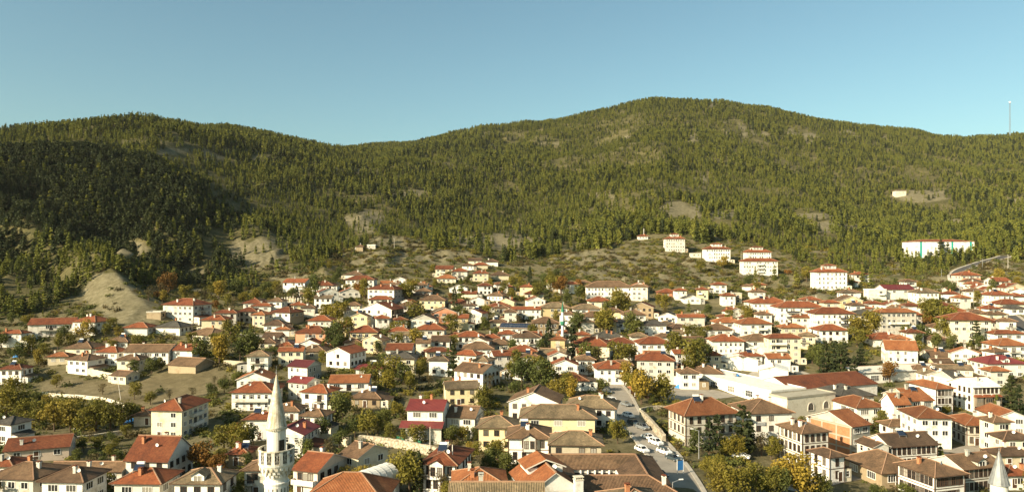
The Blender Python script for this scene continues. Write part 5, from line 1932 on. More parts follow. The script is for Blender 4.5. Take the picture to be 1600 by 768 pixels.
def concrete_frame():
    x, y, _ = cast(450, 482)
    W, D = 13.0, 9.0
    z0 = min(gz(*p) for p in corners(x, y + 4, W, D, 0)) - 0.3
    t = thing('unfinished_concrete_frame', 'unfinished concrete building frame with bare columns and one floor slab', 'construction', (x, y + 4, z0), -0.1)
    HOUSES.append((x, y + 4, W, D, 0))
    for i in range(5):
        for j in range(3):
            b = MB()
            px_, py_ = -W / 2 + 0.3 + (W - 0.6) * i / 4, -D / 2 + 0.3 + (D - 0.6) * j / 2
            b.box(px_ - 0.2, px_ + 0.2, py_ - 0.2, py_ + 0.2, 0, 3.4, 'concrete')
            b.box(px_ - 0.2, px_ + 0.2, py_ - 0.2, py_ + 0.2, 3.7, 6.1 + 0.5 * ((i * 7 + j * 3) % 3), 'pale_trim')
            b.build('column', t)
    b = MB()
    b.box(-W / 2, W / 2, -D / 2, D / 2, 3.4, 3.7, 'concrete')
    b.build('floor_slab', t)
    b = MB()
    b.box(-W / 2, W / 2, D / 2 - 0.3, D / 2 - 0.1, 0, 3.4, 'grey_cement')
    b.build('rear_wall', t)
concrete_frame()

def tent():
    x, y, _ = pix(586, 150)
    z0 = gz(x, y) - 0.2
    r, L = 2.9, 8.0
    ztop = CAMZ - (729 - HZ) / F * 150 - z0
    t = thing('membrane_tent', 'white rounded membrane tent beside the patched brown roof', 'tent', (x, y, z0), R(-35))
    HOUSES.append((x, y, 2 * r, L, R(-35)))
    b = MB()
    n = 14
    pr = [(r * math.cos(math.pi * k / n), (ztop - r * 0.9) + r * 0.9 * math.sin(math.pi * k / n)) for k in range(n + 1)]
    pr = [(r, 0)] + pr + [(-r, 0)]
    for (x0, z_0), (x1, z_1) in zip(pr, pr[1:]):
        b.face([(x0, -L / 2, z_0), (x0, L / 2, z_0), (x1, L / 2, z_1), (x1, -L / 2, z_1)], 'white_screed')
    b.face([(p, -L / 2, q) for p, q in pr[::-1]], 'white_screed')
    b.face([(p, L / 2, q) for p, q in pr], 'white_screed')
    b.build('membrane', t)
    for yy in np.linspace(-L / 2, L / 2, 6):
        b = MB()
        for (x0, z_0), (x1, z_1) in zip(pr, pr[1:]):
            b.bar((x0 * 1.01, yy, z_0 * 1.005), (x1 * 1.01, yy, z_1 * 1.005), 0.07, 'steel', (0, 1, 0))
        b.build('hoop', t)
tent()

# ------------------------------------------------------------------ roads, walls
plain('asphalt', (0.075, 0.072, 0.068), 0.9, 0.18, 0.25)
plain('pale_paving', (0.33, 0.30, 0.25), 0.9, 0.2, 0.25)
plain('kerb_stone', (0.42, 0.38, 0.31), 0.9, 0.2, 0.5)
ROADS = []

def densify(P, step=2.0):
    P = np.array(P, float)
    out = []
    n = len(P)
    for i in range(n - 1):
        p0, p1, p2, p3 = P[max(i - 1, 0)], P[i], P[i + 1], P[min(i + 2, n - 1)]
        m = max(2, int(np.linalg.norm(p2 - p1) / step))
        for k in range(m):
            t = k / m
            out.append(0.5 * (2 * p1 + (p2 - p0) * t + (2 * p0 - 5 * p1 + 4 * p2 - p3) * t * t + (3 * p1 - p0 - 3 * p2 + p3) * t ** 3))
    out.append(P[-1])
    return np.array(out)

def road(name, pts, width, mat, label, kerb=0.0, lift=0.16):
    C = densify([cast(*p)[:2] for p in pts])
    T = np.gradient(C, axis=0)
    T /= np.linalg.norm(T, axis=1)[:, None] + 1e-9
    Nn = np.stack([T[:, 1], -T[:, 0]], 1)
    us = np.linspace(-0.5, 0.5, 7) * width
    V = np.concatenate([np.concatenate([C + Nn * u, (hills_z((C + Nn * u)[:, 0], (C + Nn * u)[:, 1]) + lift)[:, None]], 1) for u in us])
    n, k = len(C), len(us)
    Fc = [(a * n + i, (a + 1) * n + i, (a + 1) * n + i + 1, a * n + i + 1) for a in range(k - 1) for i in range(n - 1)]
    Fc = [f[::-1] for f in Fc]
    o = bpy.data.objects.new(name, fast_mesh(name, V, Fc, [mat]))
    o['kind'], o['label'] = 'structure', label
    COL.objects.link(o)
    for p in C[::2]:
        ROADS.append((p[0], p[1], width / 2 + 0.8))
        if p[1] > 330:
            FOREST_CLEAR.append((p[0], p[1], width / 2 + 2.5))
    if kerb:
        for s in (-1, 1):
            e = C + Nn * s * width / 2
            e2 = C + Nn * s * (width / 2 + kerb)
            z = hills_z(e[:, 0], e[:, 1]) + lift + 0.13
            z2 = hills_z(e2[:, 0], e2[:, 1]) + lift + 0.13
            V = np.concatenate([np.c_[e, z - 0.5], np.c_[e, z], np.c_[e2, z2], np.c_[e2, z2 - 0.7]])
            Fc = [(a * n + i, a * n + i + 1, (a + 1) * n + i + 1, (a + 1) * n + i) for a in range(3) for i in range(n - 1)]
            o = bpy.data.objects.new('pavement', fast_mesh('pavement', V, Fc, ['kerb_stone']))
            o['kind'], o['label'] = 'structure', 'raised pavement along the ' + name.replace('_', ' ')
            COL.objects.link(o)
    return C

STREET = road('street', [(955, 600), (968, 618), (978, 640), (992, 662), (1018, 690), (1044, 722), (1072, 772), (1085, 830)], 7.2, 'pale_paving', 'pale grey street lined with parked cars', 1.0)
road('asphalt_road', [(1640, 536), (1592, 505), (1560, 484), (1530, 463), (1506, 446), (1494, 434), (1498, 424), (1522, 414), (1552, 406), (1572, 400)], 7.0, 'asphalt', 'dark asphalt road climbing past houses into the pines', 1.6)
road('lane', [(1240, 768), (1290, 752), (1340, 742), (1400, 722), (1450, 712), (1500, 704), (1560, 694), (1620, 688)], 5.0, 'pale_paving', 'pale lane between the timber shops')
road('lane', [(1180, 612), (1200, 590), (1222, 582), (1250, 590)], 16.0, 'pale_paving', 'paved parking yard behind the metal sheds')
road('lane', [(1040, 622), (1072, 612), (1100, 614), (1130, 622)], 15.0, 'pale_paving', 'paved yard in front of the market')
road('lane', [(320, 527), (375, 523), (430, 528), (480, 541)], 4.0, 'pale_paving', 'lane crossing the slope beside the salmon-painted house')
road('lane', [(440, 650), (470, 640), (480, 626)], 4.0, 'pale_paving', 'lane beside the white minaret climbing between houses')
road('lane', [(1386, 470), (1420, 462), (1470, 452), (1496, 452)], 4.0, 'pale_paving', 'track leading from the warehouse to the asphalt road')

def wall_run(pts, h, mat, label, th=0.45, top=None):
    C = densify([cast(*p)[:2] for p in pts], 1.5)
    T = np.gradient(C, axis=0)
    T /= np.linalg.norm(T, axis=1)[:, None] + 1e-9
    Nn = np.stack([T[:, 1], -T[:, 0]], 1) * th / 2
    rng = np.random.default_rng(len(C))
    z = hills_z(C[:, 0], C[:, 1])
    zt = z + h + rng.normal(0, 0.06, len(C))
    L, Rr = C + Nn, C - Nn
    n = len(C)
    V = np.concatenate([np.c_[L, z - 0.6], np.c_[L, zt], np.c_[Rr, zt], np.c_[Rr, z - 0.6]])
    Fc = [(a * n + i, a * n + i + 1, (a + 1) * n + i + 1, (a + 1) * n + i) for a in range(3) for i in range(n - 1)]
    Fc += [(0, n, 2 * n, 3 * n), (n - 1, 4 * n - 1, 3 * n - 1, 2 * n - 1)]
    c = C[n // 2]
    V = V - np.array([c[0], c[1], z[n // 2]])
    solid('garden_wall', fast_mesh('garden_wall', V, Fc, [mat]), label, 'wall', (c[0], c[1], z[n // 2]))
    for p in C[::2]:
        ROADS.append((p[0], p[1], 0.6))
m_, nt_, b_ = new_mat('rubble_stone', 0.95, 0.1)
tc_ = N(nt_, 'ShaderNodeTexCoord')
vo_ = N(nt_, 'ShaderNodeTexVoronoi')
vo_.inputs['Scale'].default_value = 2.2
nt_.links.new(tc_.outputs['Object'], vo_.inputs['Vector'])
c_ = ramp(nt_, vo_.outputs['Color'], [(0.1, (0.28, 0.23, 0.16)), (0.5, (0.44, 0.38, 0.28)), (0.9, (0.56, 0.50, 0.39))]).outputs[0]
c_ = mixc(nt_, 1.0, c_, ramp(nt_, vo_.outputs['Distance'], [(0.0, (1, 1, 1)), (0.6, (0.8, 0.78, 0.75)), (0.9, (0.45, 0.42, 0.4))]).outputs[0], 'MULTIPLY')
nt_.links.new(c_, b_.inputs['Base Color'])
bump(nt_, vo_.outputs['Distance'], b_, 0.5, 0.1)
wall_run([(104, 580), (128, 584), (163, 591), (190, 594)], 2.6, 'pale_stone', 'pale plastered wall along the upper edge of the dry field')
wall_run([(66, 617), (90, 619), (130, 622), (165, 626), (190, 634), (212, 643)], 1.1, 'pale_stone', 'low pale wall curving along the lower edge of the dry field')
wall_run([(1001, 652), (1014, 664), (1026, 678), (1038, 692)], 2.4, 'rubble_stone', 'stone retaining wall beside the street of cars', 0.8)
wall_run([(1000, 644), (1020, 640), (1045, 640)], 1.4, 'rubble_stone', 'stone wall round the kiosk garden', 0.6)
wall_run([(350, 569), (372, 570), (400, 574)], 1.6, 'pale_stone', 'pale wall at the far corner of the dry field')
wall_run([(560, 693), (600, 697), (650, 706), (695, 716)], 2.4, 'rubble_stone', 'long rubble wall below the overgrown orchard', 0.6)
wall_run([(618, 688), (640, 692), (660, 695)], 1.2, 'green_paint', 'green screen fence standing on the rubble wall', 0.08)
wall_run([(100, 690), (150, 684), (190, 678)], 1.2, 'rubble_stone', 'tumbled stone wall below the yellow trees', 0.7)
wall_run([(250, 524), (270, 524), (292, 522)], 1.3, 'pale_stone', 'pale wall in front of the grey-roofed cottage')
wall_run([(1045, 640), (1075, 632), (1100, 634)], 1.0, 'pale_stone', 'low wall between the market yard and the orange-roofed mansion')
wall_run([(385, 540), (440, 542), (470, 548)], 1.2, 'rubble_stone', 'stone wall below the lane near the salmon-painted house')
wall_run([(500, 690), (525, 694), (548, 698)], 2.6, 'cream_plaster', 'cream garden wall between the minaret and the patched roof', 0.5)

# ------------------------------------------------------------------ kiosk
def kiosk():
    x, y, _ = cast(1006, 622)
    W, D = 7.5, 6.0
    z0 = gz(x, y) - 0.1
    t = thing('kiosk', 'open garden kiosk with orange roof on posts beside the street', 'kiosk', (x, y + 3, z0), R(8))
    HOUSES.append((x, y + 3, W, D, R(8)))
    rb, _, _ = roof_mesh(W, D, 'h', 1.6, 'orange_tiles', 0.6)
    rb.build('roof', t, loc=(0, 0, 2.8))
    for i in range(4):
        for j in range(2):
            b = MB()
            px_, py_ = -W / 2 + 0.2 + (W - 0.4) * i / 3, -D / 2 + 0.2 + (D - 0.4) * j
            b.box(px_ - 0.09, px_ + 0.09, py_ - 0.09, py_ + 0.09, -0.3, 2.8, 'white_paint')
            b.build('post', t)
    b = MB()
    b.box(-W / 2, W / 2, D / 2 - 0.2, D / 2, -0.2, 2.4, 'brown_wood')
    b.box(-W / 2, W / 2, -D / 2, -D / 2 + 0.1, 0.0, 0.9, 'brown_wood')
    b.build('railing', t)
kiosk()

# ------------------------------------------------------------------ cars
def car_paint(name, col, rough=0.3):
    m, nt, b = new_mat(name, rough, 0.5)
    b.inputs['Base Color'].default_value = (*col, 1)
    b.inputs['Coat Weight'].default_value = 0.4
    return m
car_paint('car_white', (0.74, 0.73, 0.70))
car_paint('car_dark', (0.035, 0.05, 0.055))
car_paint('car_grey', (0.16, 0.17, 0.17))
car_paint('tyre', (0.02, 0.02, 0.02), 0.9)
car_paint('headlight', (0.7, 0.7, 0.65), 0.15)
car_paint('taillight', (0.35, 0.01, 0.01), 0.2)

def prism(b, prof, w0, m, w_top=None):
    """side outline prof [(y, z)] swept across the width, narrowing to the top"""
    zs_ = [p[1] for p in prof]
    lo, hi = min(zs_), max(zs_)
    wf = lambda z: w0 + ((w_top or w0) - w0) * (z - lo) / max(1e-6, hi - lo)
    Lp = [(-wf(z) / 2, y, z) for y, z in prof]
    Rp = [(wf(z) / 2, y, z) for y, z in prof]
    n = len(prof)
    b.face(Lp[::-1], m)
    b.face(Rp, m)
    for i in range(n):
        j = (i + 1) % n
        b.face([Rp[i], Lp[i], Lp[j], Rp[j]], m)

WHEEL = MB()
WHEEL.lathe([(0, -0.1), (0.2, -0.11), (0.31, -0.1), (0.33, -0.05), (0.33, 0.05), (0.31, 0.1), (0.2, 0.11), (0, 0.1)], 'tyre', 14)
WHEEL.V = [(z, x, y) for x, y, z in WHEEL.V]
WHEEL = WHEEL.mesh('wheel')
HUB = MB()
HUB.lathe([(0, -0.12), (0.19, -0.125), (0.19, 0.125), (0, 0.12)], 'steel', 10)
HUB.V = [(z, x, y) for x, y, z in HUB.V]
HUB = HUB.mesh('rim')

def car(px, py, rz, paint, label, style='sedan', roofm=None):
    x, y, _ = cast(px, py)
    z = gz(x, y) + 0.17
    t = thing('parked_car', label, 'car', (x, y, z), rz)
    tall = {'sedan': 0, 'hatch': 0.08, 'suv': 0.28, 'van': 0.3}[style]
    b = MB()
    prism(b, [(-2.15, 0.30), (-2.2, 0.55), (-2.1, 0.78 + tall * 0.4), (-1.1, 0.92 + tall * 0.6), (1.5, 0.95 + tall * 0.6), (2.1, 0.85 + tall * 0.6), (2.15, 0.5), (2.1, 0.30)], 1.78, paint, 1.68)
    b.build('body', t)
    rear = 2.0 if style in ('suv', 'van', 'hatch') else 1.35
    zb, zt = 0.92 + tall * 0.6, 1.42 + tall
    b = MB()
    prism(b, [(-1.15, zb - 0.03), (-0.45, zt - 0.03), (rear - 0.55, zt - 0.03), (rear, zb - 0.03)], 1.64, 'glass', 1.30)
    g = b.build('cabin', t)
    b = MB()
    prism(b, [(-0.5, zt - 0.06), (-0.42, zt), (rear - 0.6, zt), (rear - 0.5, zt - 0.06)], 1.36, roofm or paint, 1.30)
    b.build('roof', g)
    b = MB()
    for s in (-1, 1):
        for yy, yb in ((-0.47, -1.17), (0.45, 0.45), (rear - 0.55, rear)):
            b = MB()
            b.bar((s * 0.66, yy, zt - 0.02), (s * 0.83, yb, zb - 0.02), 0.09, paint)
            b.build('pillar', g)
    for sx in (-0.82, 0.82):
        for sy in (-1.35, 1.35):
            w = part('wheel', WHEEL, t, (sx, sy, 0.33))
            part('rim', HUB, w)
        b = MB()
        b.box(sx * 0.8 - 0.18, sx * 0.8 + 0.18, -2.2, -2.05, 0.6 + tall * 0.3, 0.76 + tall * 0.4, 'headlight')
        b.build('headlight', t)
        b = MB()
        b.box(sx * 0.85 - 0.13, sx * 0.85 + 0.13, 2.08, 2.17, 0.65 + tall * 0.3, 0.85 + tall * 0.5, 'taillight')
        b.build('taillight', t)
        b = MB()
        b.box(min(sx * 1.07, sx * 1.2), max(sx * 1.07, sx * 1.2), -0.95, -0.75, zb - 0.05, zb + 0.1, paint)
        b.build('wing_mirror', t)
SR = R(28)
car(1004, 671, SR, 'car_grey', 'grey off-roader parked beside the stone retaining wall', 'suv', 'car_dark')
car(1013, 686, SR, 'car_white', 'white saloon parked right behind the grey off-roader', 'sedan')
car(1025, 695, SR, 'car_white', 'white van-like car parked in front of the mansion corner', 'van')
car(1038, 709, SR, 'car_white', 'white car with black glass roof beside the mansion', 'hatch', 'car_dark')
car(1052, 719, SR, 'car_dark', 'dark blue-green car parked last in the row beside the mansion', 'sedan')
car(1003, 706, R(24), 'car_white', 'white car parked beside the courtyard inn', 'hatch')
car(990, 664, R(30), 'car_dark', 'black car parked in house shadow behind the grey off-roader', 'hatch')
car(957, 628, R(20), 'car_white', 'white car at the upper end of the street', 'hatch')
car(948, 614, R(20), 'car_dark', 'dark car at the shaded upper end of the street', 'sedan')
car(1216, 580, R(65), 'car_dark', 'black car parked in the yard behind the metal sheds', 'hatch')
car(1229, 584, R(70), 'car_dark', 'dark car in the middle of three parked in the yard', 'sedan')
car(1248, 588, R(75), 'car_dark', 'dark car at the end of the yard by the tiled shed', 'suv')
car(982, 652, R(27), 'car_white', 'white hatchback parked against the kiosk garden wall', 'hatch')
car(1030, 745, R(30), 'car_dark', 'dark hatchback in the shadow of the inn roof', 'hatch')
car(978, 634, R(24), 'car_grey', 'grey saloon near the kiosk', 'sedan')
car(1158, 716, R(60), 'car_white', 'white car half hidden under the trees by the mansion', 'sedan')
car(522, 519, R(80), 'car_white', 'white car parked beside the salmon-painted house', 'sedan')
car(163, 508, R(70), 'car_grey', 'grey car parked below the clay slope', 'sedan')

# ------------------------------------------------------------------ poles, lamps, banner
def pole(px, base, top, label, name='utility_pole', mat='pale_trim', arm=True, lean=0.0, w=0.24):
    x, y, _ = cast(px, base)
    z = gz(x, y) - 0.4
    h = (base - top) / F * y + 0.4
    t = thing(name, label, 'pole', (x, y, z), 0.3)
    b = MB()
    V_, F_ = tube([(0, 0, 0), (lean * h / 2, 0, h / 2), (lean * h, 0, h)], [w / 2, w * 0.42, w * 0.32], 8)
    b.V, b.F, b.M, b.UV = [tuple(v) for v in V_], F_, [b.mi(mat)] * len(F_), [(0, 0)] * (4 * len(F_))
    b.build('post', t)
    if arm:
        b = MB()
        b.box(lean * h - 0.8, lean * h + 0.8, -0.06, 0.06, h - 0.5, h - 0.38, 'steel')
        for s in (-0.7, 0, 0.7):
            b.box(lean * h + s - 0.04, lean * h + s + 0.04, -0.04, 0.04, h - 0.38, h - 0.2, 'white_paint')
        b.build('crossarm', t)
    return t, h
pole(49, 553, 520, 'weathered utility pole below the clay slope houses')
pole(38, 612, 574, 'dark wooden utility pole at the corner of the dry field', mat='grey_wood')
pole(189, 625, 588, 'leaning pale pole at the edge of the dry field', arm=False, lean=-0.13)
pole(116, 674, 647, 'utility pole in front of the yellow trees')
pole(398, 518, 492, 'grey utility pole beside the lane across the slope', mat='grey_wood')
pole(300, 520, 500, 'utility pole below the tall house with dark balconies', mat='grey_wood')
pole(672, 712, 666, 'pale pole rising above the green screen fence', arm=False)
pole(707, 762, 694, 'tall pale pole in front of the white bay-windowed house', arm=False, w=0.3)
pole(649, 590, 570, 'thin pole behind the overgrown orchard trees', arm=False)
pole(912, 570, 552, 'pole beside the gabled white house near the mosque hall', arm=False)
pole(1499, 466, 444, 'lamp pole on the bend of the asphalt road', 'lamp_post', 'steel', False)
pole(1521, 480, 452, 'lamp pole halfway down the asphalt road', 'lamp_post', 'steel', False)
pole(1471, 432, 420, 'lamp pole above the bend of the asphalt road', 'lamp_post', 'steel', False)
pole(1535, 420, 404, 'lamp pole where the asphalt road enters the pines', 'lamp_post', 'steel', False)
pole(1575, 420, 398, 'utility pole on the pale cutting above the asphalt road')
pole(1158, 416, 392, 'thin pole between two apartment blocks on the ridge', arm=False)
pole(1094, 412, 394, 'thin pole beside the apartment block on the scrub ridge', arm=False)
pole(616, 388, 372, 'utility pole on the clay badlands', w=0.3)
pole(1278, 540, 520, 'pole beside the cream block by the conifer grove', arm=False)
def lamp(px, base, top, label, rz=0.0, d=None):
    t, h = pole(px, base, top, label, 'street_lamp', 'steel', False)
    t.rotation_euler[2] = rz
    b = MB()
    b.bar((0, 0, h - 0.1), (1.5, 0, h + 0.35), 0.09, 'steel')
    b.build('arm', t)
    b = MB()
    b.box(1.3, 2.1, -0.15, 0.15, h + 0.3, h + 0.45, 'white_paint')
    b.build('lamp_head', t)
lamp(1065, 604, 566, 'tall white lamp post at the edge of the market yard', 2.6)
lamp(1092, 716, 672, 'lamp post standing before the timber-banded mansion', 3.0)
lamp(1051, 800, 752, 'street lamp with white head over the shaded end of the street', 0.2)
xb, yb, _ = cast(1063, 741)
t = thing('banner_stand', 'blue banner board on white posts beside the street', 'sign', (xb, yb, gz(xb, yb) - 0.1), R(25))
for s in (-0.85, 0.85):
    b = MB()
    b.box(s - 0.06, s + 0.06, -0.06, 0.06, 0, 3.4, 'white_paint')
    b.build('post', t)
b = MB()
b.box(-0.79, 0.79, -0.03, 0.03, 1.1, 3.2, 'tarp_blue')
b.build('board', t)
for nm, px, py, rx_, rz_ in (('behind the plain cream three-storey house', 208, 660, 2.6, 0.3), ('at the edge of the market yard', 1062, 606, 1.8, 0.0), ('beside the pole below the clay slope', 25, 558, 1.2, 0)):
    x, y, _ = cast(px, py)
    b = MB()
    n = 9
    rr = random.Random(int(px))
    for i in range(n):
        for j in range(n):
            f = lambda i, j: (rx_ * (i / n - 0.5) * 2, rx_ * (j / n - 0.5) * 1.5, 1.5 * max(0.0, 1 - ((i / n - 0.5) ** 2 + (j / n - 0.5) ** 2) * 3.4) + 0.12 * math.sin(i * 2.3 + j * 1.7))
            b.face([f(i, j), f(i + 1, j), f(i + 1, j + 1), f(i, j + 1)], 'tarp_blue')
    solid('blue_tarpaulin', b.mesh('blue_tarpaulin'), 'crumpled blue tarpaulin ' + nm, 'tarpaulin', (x, y, gz(x, y) - 0.05), rz_)
# ------------------------------------------------------------------ town trees
def leafy(rng, n=520, wide=0.42, lobes=9, low=0.22, leaf=0.052):
    C, S = [], []
    cen = []
    for k in range(lobes):
        a, q = rng.uniform(0, 6.28), rng.uniform(0, 1) ** 0.6
        z = rng.uniform(low + 0.14, 0.84)
        rr = wide * (0.95 - 0.75 * abs(z - 0.5) * 1.2) * q * 0.75
        cen.append((math.cos(a) * rr, math.sin(a) * rr, z, rng.uniform(0.15, 0.25)))
    for k in range(n):
        cx, cy, cz, r = cen[int(rng.integers(lobes))]
        d = rng.normal(size=3)
        d /= np.linalg.norm(d)
        rad = r * rng.uniform(0.55, 1.12)
        C.append((cx + d[0] * rad, cy + d[1] * rad, min(1.0, max(low * 0.7, cz + d[2] * rad * 0.85))))
        S.append(leaf * rng.uniform(0.6, 1.3))
    V, Fc = leaf_quads(rng, np.array(C), np.array(S), 0.4)
    tv, tf = tube([(0, 0, -0.05), (0.01, 0.0, 0.22), (0.0, 0.01, 0.5), (0.01, 0, 0.72)], [0.032, 0.024, 0.014, 0.005], 6)
    tv, tf = list(tv), list(tf)
    for cx, cy, cz, r in cen[:6]:
        v2, f2 = tube([(0.005, 0, 0.26 + 0.2 * rng.uniform()), (cx * 0.5, cy * 0.5, cz * 0.75), (cx, cy, cz)], [0.014, 0.009, 0.003], 4)
        o = len(tv)
        tv += v2
        tf += [tuple(i + o for i in f) for f in f2]
    return V, Fc, tv, tf

RT = np.random.default_rng(12)
LEAFM = {'o': 'olive_leaves', 'g': 'green_leaves', 'y': 'yellow_leaves', 'r': 'rust_leaves', 's': 'brown_scrub'}
TREES = {}
for k, m in LEAFM.items():
    L = []
    for v in range(4):
        V, Fc, tv, tf = leafy(RT, 420 if k == 's' else 1300, RT.uniform(0.36, 0.5), int(RT.integers(8, 13)), 0.2 if k != 's' else 0.12, 0.032 if k != 's' else 0.03)
        L.append((fast_mesh('leafy_crown', V, Fc, [m]), fast_mesh('leafy_trunk', tv, tf, ['bark'])))
    TREES[k] = L
L = []
for v in range(3):                       # broad dark cedars and pines of the parks
    V, Fc = pine_crown(RT, 1000, 1, 0.23, 0.06, 0.62, 0.034)
    tv, tf = tube([(0, 0, -0.05), (0.004, 0.003, 0.45), (0, 0, 0.93)], [0.028, 0.018, 0.004], 6)
    L.append((fast_mesh('conifer_crown', V, Fc, ['dark_pine_needles']), fast_mesh('conifer_trunk', tv, tf, ['bark'])))
TREES['k'] = L
TREES['p'] = PINES['pointed']
L = []
for v in range(2):
    n = 420
    f = RT.uniform(0, 1, n)
    a = RT.uniform(0, 6.28, n)
    rr = 0.105 * np.sin(np.pi * np.clip(f * 0.9 + 0.1, 0, 1)) ** 0.6 * RT.uniform(0.6, 1.1, n)
    V, Fc = leaf_quads(RT, np.stack([np.cos(a) * rr, np.sin(a) * rr, 0.04 + 0.95 * f], 1), 0.032 * RT.uniform(0.7, 1.3, n), 1.2)
    tv, tf = tube([(0, 0, -0.05), (0, 0, 0.9)], [0.02, 0.004], 5)
    L.append((fast_mesh('cypress_crown', V, Fc, ['dark_pine_needles']), fast_mesh('cypress_trunk', tv, tf, ['bark'])))
TREES['c'] = L

